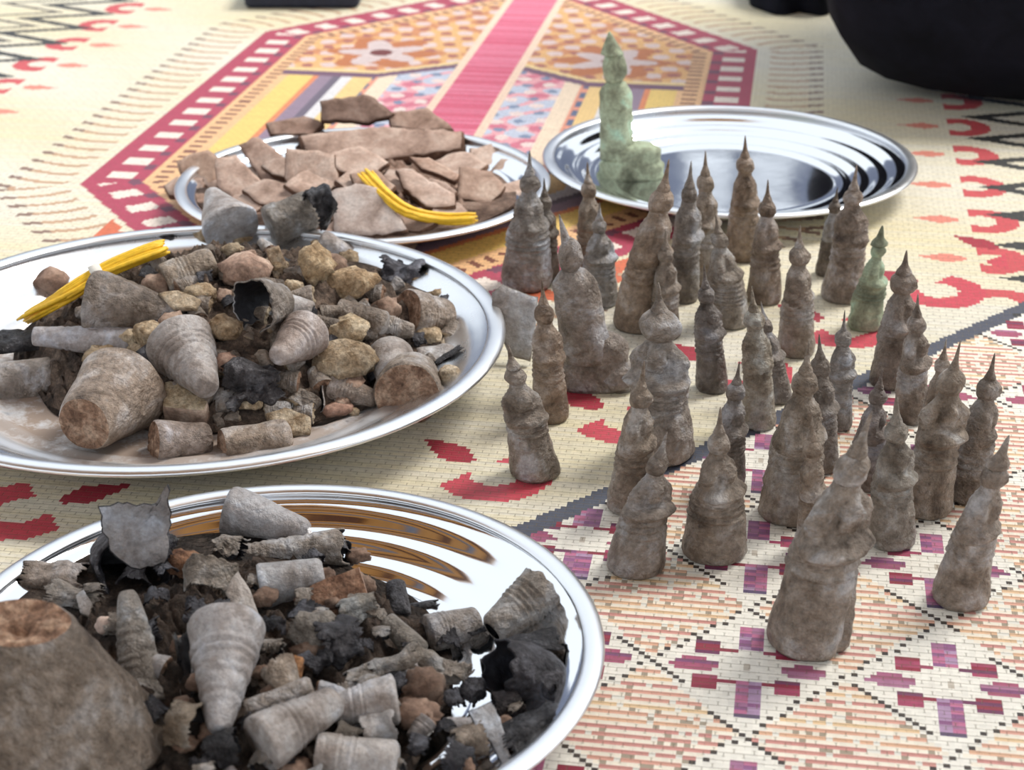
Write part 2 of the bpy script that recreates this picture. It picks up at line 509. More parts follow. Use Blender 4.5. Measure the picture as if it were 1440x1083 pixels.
# ------------------------------------------------------------------ roof and walls added outside the frame for the steel to reflect
def box(name, x0, x1, y0, y1, z0, z1, mat, parent=None):
    V = [(x0, y0, z0), (x1, y0, z0), (x1, y1, z0), (x0, y1, z0), (x0, y0, z1), (x1, y0, z1), (x1, y1, z1), (x0, y1, z1)]
    Fc = [(0, 3, 2, 1), (4, 5, 6, 7), (0, 1, 5, 4), (1, 2, 6, 5), (2, 3, 7, 6), (3, 0, 4, 7)]
    return put(name, V, Fc, mat, parent, smooth=False)
def struct(o):
    o['kind'] = 'structure'
    return o
struct(box('floor', -6, 6, -3.2, 9, -0.104, -0.004, M_FLOOR))
cl = struct(box('added_ceiling', -3.2, 3.2, -1.3, 1.8, 2.7, 2.8, M_OCHRE))  # added unseen roof, gives the tray walls warm stripes to mirror
for i in range(8):
    box('added_beam', -3.2, 3.2, -1.25 + i * 0.4, -1.13 + i * 0.4, 2.56, 2.7, M_WOOD if i % 2 else M_SLATE, cl)
wb = struct(box('added_wall_back', -4, 4, -3.2, -3.1, -0.004, 0.9, M_OCHRE))  # added unseen wall, warm for reflections and low to let sky light in
for i in range(9):
    box('added_post', -4 + i * 0.97, -3.86 + i * 0.97, -3.1, -3.0, -0.004, 0.98, M_WOOD, wb)
wf = struct(bpy.data.objects.new('added_wall_front', None)); COL.objects.link(wf)  # added unseen wall, a blue-grey tone for the tray floors to mirror
WX0, WX1, WZ0, WZ1 = 0.66, 1.08, 1.52, 1.94  # opening placed so the nearly empty tray mirrors a bright patch
box('added_wall_section', -6, WX0, 6.5, 6.65, -0.004, 2.15, M_SLATE, wf)
box('added_wall_section', WX1, 6, 6.5, 6.65, -0.004, 2.15, M_SLATE, wf)
box('added_wall_section', WX0, WX1, 6.5, 6.65, -0.004, WZ0, M_SLATE, wf)
box('added_wall_section', WX0, WX1, 6.5, 6.65, WZ1, 2.15, M_SLATE, wf)
box('added_mullion', 0.85, 0.89, 6.53, 6.62, WZ0, WZ1, M_SLATE, wf)
box('added_mullion', WX0, WX1, 6.53, 6.62, 1.71, 1.75, M_SLATE, wf)

# ------------------------------------------------------------------ steel trays
TRAY_H = 0.024
class Tray:
    pass
def tray(cx, cy, R, H, mat, label, bumps=()):
    t = Tray()
    t.c = Vector((cx, cy, 0)); t.R = R; t.H = H; t.bumps = bumps; t.floor = 0.0032
    root = thing('steel_tray', (cx, cy, 0), label, 'tray', None)
    N = 96
    prof = [(0.0, t.floor), (0.30, t.floor), (0.55, t.floor), (0.60, t.floor + 0.0002)]
    steps = 26
    for i in range(1, steps + 1):
        q = i / steps
        r = 0.60 + 0.37 * q
        z = t.floor + (H - t.floor) * (0.50 * q + 0.50 * q * q) + 0.0010 * math.sin(q * math.pi * 2 * 4.0) * (1 - q * 0.4)
        prof.append((r, z))
    th = 0.0011
    rings = []
    for r, z in prof:
        rings.append([(max(r, 1e-4) * R * math.cos(a), max(r, 1e-4) * R * math.sin(a), z) for a in [2 * math.pi * j / N for j in range(N)]])
    for r, z in reversed(prof):
        rings.append([(max(r, 1e-4) * R * math.cos(a), max(r, 1e-4) * R * math.sin(a), max(z - th * 1.6, 0.0004)) for a in [2 * math.pi * j / N for j in range(N)]])
    V, Fc = loft(rings, False, False)
    Fc = [f[::-1] for f in Fc]
    put('dish', V, Fc, mat, root)
    # rolled rim
    V, Fc = [], []
    rr, K = 0.0017 + 0.0125 * R, 12
    for j in range(N):
        a = 2 * math.pi * j / N
        for k in range(K):
            b = 2 * math.pi * k / K
            rad = R * 0.978 + rr * 1.35 * math.cos(b)
            V.append((rad * math.cos(a), rad * math.sin(a), H + rr * 0.55 * math.sin(b)))
    for j in range(N):
        for k in range(K):
            j2, k2 = (j + 1) % N, (k + 1) % K
            Fc.append((j * K + k, j2 * K + k, j2 * K + k2, j * K + k2))
    put('rolled_rim', V, Fc, M_RIM, root)
    return t
def mound(t, x, y):
    z = t.floor
    r = math.hypot(x - t.c.x, y - t.c.y) / t.R
    if r > 0.6:
        z += (t.H - t.floor) * min(1, (r - 0.6) / 0.38) * 0.8
    for (mx, my, ra, rb, h, p) in t.bumps:
        d = ((x - mx) / ra) ** 2 + ((y - my) / rb) ** 2
        if d < 1:
            z = max(z, t.floor + h * (1 - d) ** p)
    return z
def hit(t, px, py, up=0.0):
    d = ray(px, py)
    y0, y1 = t.c.y - t.R * 1.1, t.c.y + t.R * 0.97
    best = None
    n = 260
    for i in range(n + 1):
        y = y0 + (y1 - y0) * i / n
        p = EYE + d * (y / d.y)
        g = p.z - mound(t, p.x, p.y) - up
        if g <= 0:
            return p
        if best is None or g < best[0]:
            best = (g, p)
    return best[1]

def circle_from(px_left_right, ytop, ybot, xmid, H):
    pass
T_MID = tray(-0.187, 0.953, 0.182, 0.030, M_STEELD, 'large dusty steel tray heaped with cone fragments and tan clay lumps',
             [(-0.170, 0.988, 0.130, 0.118, 0.058, 0.75)])
T_FRONT = tray(-0.100, 0.630, 0.137, 0.026, M_STEEL, 'shiny steel tray full of blackened torn lead scraps and cones',
               [(-0.125, 0.625, 0.100, 0.115, 0.030, 0.6), (-0.055, 0.58, 0.075, 0.075, 0.016, 0.7)])
T_BL = tray(-0.110, 1.262, 0.137, 0.021, M_STEEL, 'steel tray stacked with flat brown pottery sherds',
            [(-0.115, 1.255, 0.118, 0.105, 0.034, 0.7)])
T_BR = tray(0.167, 1.322, 0.142, 0.021, M_STEEL, 'nearly empty steel tray holding one green patinated figure')

# ------------------------------------------------------------------ figurines
PED = [(0, .152), (.025, .172), (.06, .173), (.20, .158), (.32, .144), (.42, .134)]
TOR = [(.40, .134), (.45, .132), (.50, .116), (.56, .106), (.61, .096), (.65, .076), (.68, .058), (.715, .052)]
def angd(a, b):
    return (a - b + math.pi) % (2 * math.pi) - math.pi
def figure(bx, by, tx, ty, w, label, face=-40, mat=None, col=(1, 1, 1), seed=1, rings=3, lump=1.0, ero=1.0,
           headx=0.0, spire=1.0, kind='spired_figurine', group=None, hs=1.0, wob=0.0, top=True, crackd=0.06):
    mat = mat or M_LEAD
    rnd = random.Random(seed * 31 + 7)
    g = at_z(bx, by)
    r = px2m(w / 2.0, g)
    base = Vector((g.x, g.y + r * 0.85, 0))
    tip = at_y(tx, ty, base.y)
    L = tip.z
    lean = tip.x - base.x
    ws = r / (0.172 * L)                                     # how stout this one is
    root = thing(kind, base, label, 'figurine', group)
    f0 = math.radians(face)
    bend = rnd.uniform(1.0, 1.5)
    wx, wy = rnd.uniform(-1, 1) * wob, rnd.uniform(-1, 1) * wob
    def axis(t):
        return (lean * t ** bend + wx * L * .02 * math.sin(t * 5), wy * L * .02 * math.sin(t * 4))
    def ring(t, rad, n, bump=None, fl=1.0):
        ox, oy = axis(t)
        out = []
        for j in range(n):
            a = 2 * math.pi * j / n
            q = rad
            if bump:
                q *= bump(angd(a, f0), t)
            p = Vector((math.cos(a) * q, math.sin(a) * q * fl, t * L))
            e = fbm(p / L * 0.085, 70, seed, 3)
            e2 = fbm(p / L * 0.085, 22, seed + 3, 2)
            e3 = noise.noise(Vector((p.x / L * 26 + seed, p.y / L * 26, p.z / L * 34)))
            k = 1 + ero * (0.06 * e + 0.085 * e2 + 0.026 * e3)
            out.append((ox + p.x * k, oy + p.y * k, t * L + L * 0.004 * e * ero * (1 if t > .01 else 0)))
        return out
    rk = [0.390 - (0.034 + 0.012 * rnd.random()) * i for i in range(rings)]
    crack = rnd.uniform(-2.5, -0.6)
    def pb(a, t):
        b = 1.0
        for z in rk:
            b += 0.065 * gauss(t - z, 0.009) - 0.07 * gauss(t - z + 0.019, 0.006)
        b -= crackd * gauss(angd(a + f0, crack + 1.6 * t), 0.09)
        return b
    n = 44
    rs = [ring(t, interp(PED, t) * L * ws, n, pb) for t in [i / 38 * .42 for i in range(39)]]
    V, Fc = loft(rs)
    tint(put('pedestal', V, Fc, mat, root), col)
    def tb(a, t):
        b = 1.0 + 0.06 * math.cos(2 * (a - math.pi / 2))
        for s in (-1, 1):
            b += lump * 0.30 * gauss(angd(a, s * 0.95), 0.36) * gauss(t - .462, .026)
            b += lump * 0.34 * gauss(angd(a, s * 1.45), 0.28) * gauss(t - .575, .050)
            b -= lump * 0.28 * gauss(angd(a, s * 0.80), 0.16) * gauss(t - .575, .045)
        b += lump * 0.20 * gauss(a, 0.40) * gauss(t - .448, .02)
        b -= lump * 0.20 * gauss(a, 0.6) * gauss(t - .512, .014)
        b += lump * 0.10 * gauss(a, 0.5) * gauss(t - .60, .03)
        b += lump * 0.10 * gauss(angd(a, 0.9 - (t - .55) * 9), 0.12) * (1 if .5 < t < .65 else 0)
        b += 0.035 * math.sin(t * 230 + 3 * math.sin(a * 2 + seed)) * (0.4 + 0.6 * math.sin(a * 3 + seed) ** 2)
        return b
    wt = 0.45 * ws + 0.55
    wt2 = 0.2 * ws + 0.8
    def torrad(t):
        k = min(1, max(0, (t - .40) / .20))
        return interp(TOR, t) * L * (ws * (1 - k) + wt * k if t < .66 else wt * (1 - (t - .66) / .06) + wt2 * (t - .66) / .06)
    rs = [ring(t, torrad(t), n, tb) for t in [.395 + i / 34 * (.715 - .395) for i in range(35)]]
    V, Fc = loft(rs)
    tint(put('seated_body', V, Fc, mat, root), col)
    if not top:
        return root
    # head
    hr, hh, hc = .068 * L * wt2 * hs, .078 * (.5 + .5 * hs), .762
    def hb(a, t):
        s = (t - hc) / hh
        b = 1.0
        b += 0.26 * gauss(a, 0.20) * gauss(s + 0.12, 0.24)                # nose
        b += 0.12 * gauss(a, 0.5) * gauss(s - 0.22, 0.10)                 # brow
        b -= 0.12 * gauss(angd(abs(a), 0.42), 0.20) * gauss(s - 0.03, 0.13)    # eyes
        b += 0.10 * gauss(a, 0.35) * gauss(s + 0.62, 0.12)                # chin
        b += 0.20 * gauss(angd(abs(a), 1.6), 0.20) * gauss(s + 0.12, 0.32)     # ears
        b += 0.09 * (1 if abs(a) > 0.7 else 0.4) * gauss(s - 0.42, 0.22)  # hair cap
        return b
    rs = []
    for i in range(19):
        s = -0.985 + 1.97 * i / 18
        rr = math.sqrt(max(0.02, 1 - s * s)) * hr * (1.0 - 0.14 * s)
        rs.append(ring(hc + s * hh, rr, 22, hb))
    V, Fc = loft(rs)
    hd = tint(put('head', V, Fc, mat, root), col)
    # topknot and flame spire
    st = hc + hh * 0.72
    tab = [(0, .040), (.12, .037), (.26, .026), (.40, .017), (.6, .012), (.85, .0075), (1, .0025)]
    rs = [ring(st + (1.0 - st) * q, interp(tab, q) * L * wt2 * spire, 12) for q in [i / 16 for i in range(17)]]
    V, Fc = loft(rs)
    tint(put('spire', V, Fc, mat, hd), col)
    return root

GF = 'standing lead figurines on the mat'
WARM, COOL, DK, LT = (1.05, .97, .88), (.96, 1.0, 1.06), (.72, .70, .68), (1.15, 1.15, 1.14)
RED = (1.0, .86, .74)
FIGS = [
 # bx, by, tx, ty, w, label, options
 (742, 412, 745, 212, 74, 'smooth grey spired figurine with broad rings beside the rim of the sherd tray', dict(face=-20, lump=.5, col=COOL)),
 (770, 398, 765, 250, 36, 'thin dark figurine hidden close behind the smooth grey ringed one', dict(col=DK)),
 (833, 395, 826, 228, 44, 'slim figurine just in front of the nearly empty tray beside the green figure', dict(col=WARM)),
 (843, 434, 843, 285, 56, 'stout figurine with a rounded blue-grey base and worn head by the red motif', dict(face=-60, col=COOL)),
 (897, 470, 938, 225, 68, 'reddish brown figurine leaning right with its thin spike before the green figure', dict(col=RED, wob=1)),
 (962, 428, 972, 226, 48, 'narrow grey figurine with a dark spike beside the reddish leaning one', dict(col=(.9, .9, .92), hs=.8)),
 (992, 405, 992, 212, 46, 'slim figurine with a round brown head against the bright patch in the empty tray', dict(col=WARM, hs=.95)),
 (1028, 464, 1006, 300, 62, 'ringed grey-brown figurine with a dark stained front behind the small blackish one', dict(face=-30, rings=5, col=(.9, .88, .84))),
 (1047, 370, 1048, 190, 52, 'tall brown figurine with a long sharp spike nearest to the empty tray', dict(col=RED, hs=1.0, lump=.6)),
 (1077, 430, 1080, 252, 48, 'brown figurine with a thin spike between the tallest spiked one and the round headed one', dict(col=(.95, .85, .78))),
 (1122, 505, 1125, 316, 54, 'plain figurine with a round head, short spike and straight grooved robe', dict(face=0, lump=.5, col=(.98, .92, .86), hs=1.1)),
 (1187, 428, 1207, 232, 58, 'rough bulky figurine standing alone behind the small green one', dict(face=-90, col=(1, .93, .9), lump=.6, hs=.9, wob=1)),
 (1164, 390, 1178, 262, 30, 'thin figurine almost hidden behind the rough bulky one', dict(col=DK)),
 (1258, 550, 1275, 352, 62, 'dark brown figurine with an egg shaped head and broad sharp spike', dict(col=(.8, .74, .70), hs=1.25, face=-30, spire=1.4)),
 (1284, 598, 1291, 413, 50, 'narrow lumpy figurine with a thin spike pressed against the egg headed one', dict(col=(.98, .93, .9), lump=1.5, ero=1.5)),
 (1180, 608, 1188, 436, 44, 'upright figurine with a blue-grey base and two rings, beside the dark line', dict(face=-60, rings=2, col=COOL, spire=.7)),
 (1094, 570, 1070, 424, 48, 'figurine leaning left behind the tall smooth olive one', dict(face=-40, col=(.93, .92, .93))),
 (1068, 607, 1057, 402, 50, 'tall smooth olive-grey figurine with a long plain robe and small head', dict(face=-70, lump=.5, rings=1, col=(1.0, .98, .88))),
 (1003, 555, 990, 372, 46, 'blackish narrow figurine with a rounded base', dict(face=-50, col=(.68, .68, .72), ero=1.3)),
 (936, 480, 936, 322, 46, 'figurine standing directly behind the biggest broad headed one', dict(col=(.9, .85, .8))),
 (932, 657, 926, 398, 98, 'biggest grey figurine with broad head and folded legs in the middle', dict(face=-110, lump=1.3, col=(1.06, 1.05, 1.05), hs=1.45, ero=1.3, spire=1.2)),
 (888, 728, 906, 508, 66, 'figurine with a knobbly head and cracked side in front of the biggest one', dict(face=-25, col=WARM, ero=1.4)),
 (896, 815, 938, 608, 84, 'figurine leaning right with a blue-grey stain on its base and folded legs', dict(face=-70, lump=1.2, col=(.95, .93, .92))),
 (1022, 695, 1040, 508, 56, 'dark figurine standing behind the one with the broken brown base', dict(col=(.78, .76, .76), face=-40)),
 (1007, 797, 1013, 573, 88, 'figurine with chipped brown base, crossed legs and upright spike', dict(face=-40, lump=1.2, col=(.97, .92, .86), ero=1.3)),
 (1158, 668, 1152, 470, 50, 'dark figurine mostly hidden behind the tall conical one', dict(col=(.8, .78, .77))),
 (1115, 742, 1138, 478, 92, 'tall conical figurine with a wide smooth skirt and rough knobbly top', dict(face=-40, lump=.7, col=(.98, .92, .84), hs=.95, ero=1.4)),
 (1143, 782, 1142, 585, 44, 'small slender figurine squeezed between the conical and the huge cracked one', dict(col=WARM, lump=.6)),
 (1142, 930, 1226, 578, 122, 'huge figurine leaning right with a cracked flared base and round belly', dict(face=-60, lump=1.4, rings=2, col=(1.02, .99, .96), crackd=.2, hs=.95)),
 (1255, 776, 1262, 558, 70, 'grey figurine with carved robe folds beside the huge cracked one', dict(face=-60, lump=1.2, col=(.98, 1.0, .98), ero=1.4)),
 (1220, 692, 1241, 518, 54, 'figurine with a blue-black robe behind the huge leaning head', dict(face=-20, col=(.84, .82, .86))),  # one even, darker tint over the whole figurine
 (1312, 640, 1331, 476, 44, 'narrow brown figurine behind the round shouldered one', dict(col=WARM)),
 (1308, 732, 1351, 478, 72, 'round shouldered figurine leaning right with a thin needle spike and bulging belly', dict(face=-80, lump=1.4, col=(1.04, .98, .9), hs=1.05, spire=.8)),
 (1366, 712, 1399, 497, 58, 'dark figurine with many fine rings and a bird-like head leaning right', dict(face=-10, rings=6, col=(.82, .78, .74), hs=1.05, lump=.5)),
 (1357, 862, 1419, 612, 78, 'pale figurine with a flame shaped head leaning right near the mat motif', dict(face=-30, lump=.7, col=(1.04, 1.0, .97), spire=1.6)),
 (754, 680, 714, 484, 70, 'figurine leaning left with blue-grey base beside the big tray rim', dict(face=-70, rings=2, col=(1.0, .97, .94), spire=1.3)),
 (774, 598, 762, 394, 54, 'orange-brown figurine with a rounded grey base behind the left leaning one', dict(face=-60, col=RED, lump=.7)),
]
for i, (bx, by, tx, ty, w, lab, op) in enumerate(FIGS):
    op = dict(op)
    figure(bx, by, tx, ty, w, lab, seed=i + 3, group=GF, **op)
figure(1220, 468, 1241, 317, 48, 'small green patinated figurine with a pointed crown', mat=M_GREEN, seed=77, face=-20,
       spire=2.2, col=(.86, .86, .82), ero=2.0, group=GF)

# ------------------------------------------------------------------ the seated figurine with a broken wide base
def seated(cx, by, tipx, tipy, halfw, label, mat, col, seed, kind, cat, tray_z=0.0, group=None, tall=1.0, dirx=1, prof=None):
    """seated figure in profile: upright back at one side, folded legs running out to the other"""
    g = at_z(cx, by, tray_z)
    hw = px2m(halfw, g)
    base = Vector((g.x, g.y + hw * 0.45, tray_z))
    tip = at_y(tipx, tipy, base.y)
    L = tip.z - tray_z
    root = thing(kind, base, label, cat, group)
    def ns(p, amp, s=14):
        e = fbm(p / L, s, seed, 3)
        return 1 + amp * e
    # plinth with the crossed legs
    rs = []
    hp = prof['plinth'] * L
    for i in range(13):
        q = i / 12
        k = 1.0 - 0.16 * q + 0.05 * gauss(q - .35, .1) - 0.06 * gauss(q - .5, .06)
        if q > 0.86: k *= 1 - (q - .86) * 2.0
        ring = []
        for j in range(32):
            a = 2 * math.pi * j / 32
            p = Vector((math.copysign(abs(math.cos(a)) ** .8, math.cos(a)) * hw * k, math.copysign(abs(math.sin(a)) ** .8, math.sin(a)) * hw * .55 * k, q * hp))
            kk = ns(p, .07)
            ring.append((p.x * kk, p.y * kk, p.z + (0.012 * L * math.cos(a) * 0)))
        rs.append(ring)
    V, Fc = loft(rs)
    tint(put('folded_legs', V, Fc, mat, root), col)
    bx = prof['back'] * hw * -dirx
    tl = Vector((tip.x - base.x, 0, L))
    z0, z1 = hp * .55, prof['shoulder'] * L
    rs = []
    for i in range(16):
        q = i / 15
        z = z0 + (z1 - z0) * q
        ox = bx + (prof['shx'] * hw - bx) * q if 'shx' in prof else bx + (tl.x - bx) * q * prof.get('follow', .45)
        rad = hw * (prof['w0'] * (1 - q) + prof['w1'] * q) * (1 + .10 * gauss(q - .75, .15))
        if q > .9: rad *= 1 - (q - .9) * 3.5
        ring = []
        for j in range(26):
            a = 2 * math.pi * j / 26
            b = 1 + .16 * gauss(angd(a, -1.3), .3) * gauss(q - .5, .25) - .12 * gauss(angd(a, -.6), .25) * gauss(q - .5, .2)
            p = Vector((math.cos(a) * rad * b, math.sin(a) * rad * .8 * b, z))
            kk = ns(p, .10)
            ring.append((ox + p.x * kk, p.y * kk, z))
        rs.append(ring)
    V, Fc = loft(rs)
    tint(put('torso', V, Fc, mat, root), col)
    sx = ox
    hz = z1 + prof['hr'] * L * .75
    hx = sx + (tl.x - sx) * (hz - z1) / (L - z1)
    hr = prof['hr'] * L
    rs = []
    for i in range(15):
        s = -0.98 + 1.96 * i / 14
        ring = []
        for j in range(20):
            a = 2 * math.pi * j / 20
            rr = math.sqrt(max(.03, 1 - s * s)) * hr * prof.get('hw', .75)
            rr *= 1 + .25 * gauss(angd(a, -.5 if dirx > 0 else -2.6), .22) * gauss(s + .1, .25) + .15 * gauss(angd(a, -1.9), .25) * gauss(s + .1, .3)
            p = Vector((math.cos(a) * rr, math.sin(a) * rr, hz + s * hr))
            kk = ns(p, .10)
            ring.append((hx + p.x * kk, p.y * kk, p.z))
        rs.append(ring)
    V, Fc = loft(rs)
    hd = tint(put('head', V, Fc, mat, root), col)
    s0 = hz + hr * .7
    rs = []
    for i in range(14):
        q = i / 13
        z = s0 + (L - s0) * q
        ox = hx + (tl.x - hx) * (z - hz) / (L - hz)
        rad = prof['hr'] * L * prof.get('hw', .75) * prof['sp'] * ((1 - q) ** .9 + .03)
        rs.append([(ox + math.cos(a) * rad, math.sin(a) * rad, z) for a in [2 * math.pi * j / 12 for j in range(12)]])
    V, Fc = loft(rs)
    tint(put('spire', V, Fc, mat, hd), col)
    return root
seated(889, 254, 857, 44, 46, 'green patinated seated figure with a tall pointed crown on the nearly empty tray', M_GREEN, (1.12, 1.12, 1.08), 5,
       'patinated_figure', 'figurine', T_BR.floor,
       prof=dict(plinth=.23, back=.46, w0=.54, w1=.42, shoulder=.66, hr=.13, hw=.60, sp=.98, follow=.3))
seated(838, 552, 786, 300, 52, 'broken seated figurine with a wide base with a small hole, leaning towards the tray', M_LEAD, (1.0, .97, .97), 8,
       'seated_figurine', 'figurine', 0.0, GF,
       prof=dict(plinth=.30, back=.22, w0=.72, w1=.52, shoulder=.68, hr=.105, hw=.62, sp=.45, follow=.5))

# ------------------------------------------------------------------ pieces in the trays
UPN = Vector((0, -0.55, 0.83)).normalized()
KEY = []                                                     # the pieces a neighbour can be named by
STOPS = "with in on beside behind at under between showing lying pointing standing carrying by below poking against above among wedged open along near before across facing laid leaning touching right tilted next left of"
def note(t, px, py, label):
    if 'wedged' in label or 'low in' in label:
        return
    out = []
    for w in label.split():
        if w in STOPS.split(" ") and len(out) > 1:
            break
        out.append(w)
    KEY.append((id(t), px, py, ' '.join(out[:6])))
def beside(t, px, py, what):
    best = min((k for k in KEY if k[0] == id(t)), key=lambda k: math.hypot(k[1] - px, (k[2] - py) * 1.3))
    return what + ' wedged beside the ' + best[3]
def origin_shift(V):
    c = sum((Vector(v) for v in V), Vector()) / len(V)
    zmin = min(v[2] for v in V)
    o = Vector((c.x, c.y, zmin))
    return o, [Vector(v) - o for v in V]
def cone(t, p0, p1, r0, r1, label, mat=None, col=(1, 1, 1), rings=0, end0=None, end1=None, hollow=False, seed=1, near0=0.0, near1=0.0,
         n=UPN, ero=1.0, rag=0.0, lift=0.0, kind='cone_fragment', cat='fragment', group=None, dome0=.0, bulge=0.0, parts=True):
    """tapered plug or shell between two picture points; near0 / near1 bring an end towards the viewer (metres)"""
    mat = mat or M_LEAD
    note(t, (p0[0] + p1[0]) / 2, (p0[1] + p1[1]) / 2, label)
    mid = hit(t, (p0[0] + p1[0]) / 2, (p0[1] + p1[1]) / 2)
    mid = mid + Vector((0, 0, lift)) if lift else mid
    P0, P1 = at_plane(*p0, mid, n), at_plane(*p1, mid, n)
    P0 -= ray(*p0).normalized() * near0
    P1 -= ray(*p1).normalized() * near1
    R0, R1 = px2m(r0, P0), px2m(r1, P1)
    ax = P1 - P0
    Lg = ax.length
    a, x, y = frame(ax)
    N, K = 40, (64 if rings else 28)
    rnd = random.Random(seed)
    zs = []
    z_ = rnd.uniform(.2, .34)
    for i in range(rings):
        zs.append(z_)
        z_ += rnd.choice([.065, .075, .085, .16])
    def radius(q):
        b = R0 + (R1 - R0) * q + bulge * (R0 + R1) * .5 * math.sin(math.pi * q)
        for z in zs:
            b *= 1 + 0.04 * gauss(q - z, .015) - .05 * gauss(q - z - .034, .011)
        if q < .06: b *= .93 + .07 * math.sqrt(q / .06)
        if q > .93: b *= 1 - (.25 if end1 is None else .05) * ((q - .93) / .07) ** 2
        return b
    rs = []
    for i in range(K + 1):
        q = i / K
        ring = []
        for j in range(N):
            th = 2 * math.pi * j / N
            qq = q
            if rag:
                e = rag * (0.5 + 0.5 * noise.noise(Vector((math.cos(th) * 2.3 + seed, math.sin(th) * 2.3, seed * 1.7))))
                qq = e + q * (1 - e)
            d = x * math.cos(th) + y * math.sin(th)
            rr = radius(qq)
            p = P0 + ax * qq + d * rr
            e = fbm(p, 95, seed, 3); e2 = fbm(p, 32, seed + 5, 2)
            e3 = noise.noise(p * 260 + Vector((seed, 0, 0)))
            p += d * rr * ero * (.06 * e + .14 * e2 + .015 * e3)
            ring.append(p)
        rs.append(ring)
    root_loc = sum((sum(r, Vector()) for r in rs), Vector()) / ((K + 1) * N)
    root_loc.z = min(p.z for r in rs for p in r)
    root = thing(kind, root_loc, label, cat, group)
    rs = [[p - root_loc for p in r] for r in rs]
    c0, c1 = P0 - root_loc, P1 - root_loc
    if hollow:
        th_ = max(R0 * .07, .0006)
        inner = [[p - (p - (c0 + ax * (i / K))).normalized() * th_ * 1.3 for p in r] for i, r in enumerate(rs)]
        V = [p for r in rs for p in r] + [p for r in inner for p in r]
        Fc, idx = [], []
        M0 = (K + 1) * N
        for i in range(K):
            for j in range(N):
                k = (j + 1) % N
                Fc.append((i * N + j, i * N + k, (i + 1) * N + k, (i + 1) * N + j)); idx.append(0)
                Fc.append((M0 + i * N + j, M0 + (i + 1) * N + j, M0 + (i + 1) * N + k, M0 + i * N + k)); idx.append(1)
        for j in range(N):
            k = (j + 1) % N
            Fc.append((j, M0 + j, M0 + k, k)); idx.append(0)
            b = K * N
            Fc.append((b + j, b + k, M0 + b + k, M0 + b + j)); idx.append(0)
        V.append(c1); b = len(V) - 1
        o = put('shell', V[:-1], Fc, [mat, M_INNER], root, idx=idx)
        tint(o, col)
        # closed inside, a little way down
        q = int(K * .75)
        cc = c0 + ax * (q / K)
        V2 = [cc] + [cc + (p - cc) * .98 for p in inner[q]]
        put('inner_wall', V2, [(0, 1 + (j + 1) % N, 1 + j) for j in range(N)], M_INNER, root)
    else:
        V, Fc = loft(rs, end0 is None, end1 is None)
        tint(put('shell', V, Fc, mat, root), col)
        for em, r, c, s in ((end0, rs[0], c0, -1), (end1, rs[-1], c1, 1)):
            if em is None:
                continue
            rr = [r]
            for q in (.86, .6, .3, .06):
                rr.append([c + (p - c) * q + a * (s * Lg * .012 * (1 - q) + (fbm(p * q + root_loc, 160, seed + q, 3)) * .0022) for p in r])
            V, Fc = loft(rr, False, True)
            if s > 0 and True:
                pass
            put('earth_core', V, Fc, em, root)
    return root
def lump(t, px, py, sx, sy, label, mat=None, col=(1, 1, 1), seed=1, lift=0.35, facets=9, rough=1.0, kind='clay_lump', cat='lump', group=None, sub=3, pos=None):
    rnd = random.Random(seed * 17 + 3)
    note(t, px, py, label)
    c = hit(t, px, py) if pos is None else pos.copy()
    a = px2m(sx, c); b = px2m(sy, c)
    c.z += b * lift
    bm = bmesh.new()
    bmesh.ops.create_icosphere(bm, subdivisions=sub, radius=1.0)
    pl = []
    for _ in range(facets):
        v = Vector((rnd.gauss(0, 1), rnd.gauss(0, 1), rnd.gauss(0, 1))).normalized()
        pl.append((v, rnd.uniform(.62, .9)))
    for v in bm.verts:
        d = v.co.normalized()
        r = 1.0
        for q, k in pl:
            x = d.dot(q)
            if x > .05:
                r = min(r, k / x)
        r *= 1 + rough * (.13 * noise.fractal(d * 2.4 + Vector((seed, 0, 0)), 1, 2, 5) + .06 * noise.noise(d * 9 + Vector((0, seed, 0))))
        v.co = Vector((d.x * a, d.y * (a + b) * .5, d.z * b)) * r * 1.12
    me = bpy.data.meshes.new(kind)
    bm.to_mesh(me); bm.free()
    me.materials.append(mat or M_TAN)
    me.polygons.foreach_set('use_smooth', [True] * len(me.polygons))
    o = bpy.data.objects.new(kind, me)
    COL.objects.link(o)
    o.location = c
    o.rotation_euler = (0, 0, rnd.uniform(-.3, .3))
    tint(o, col)
    return tag(o, label, cat, group)
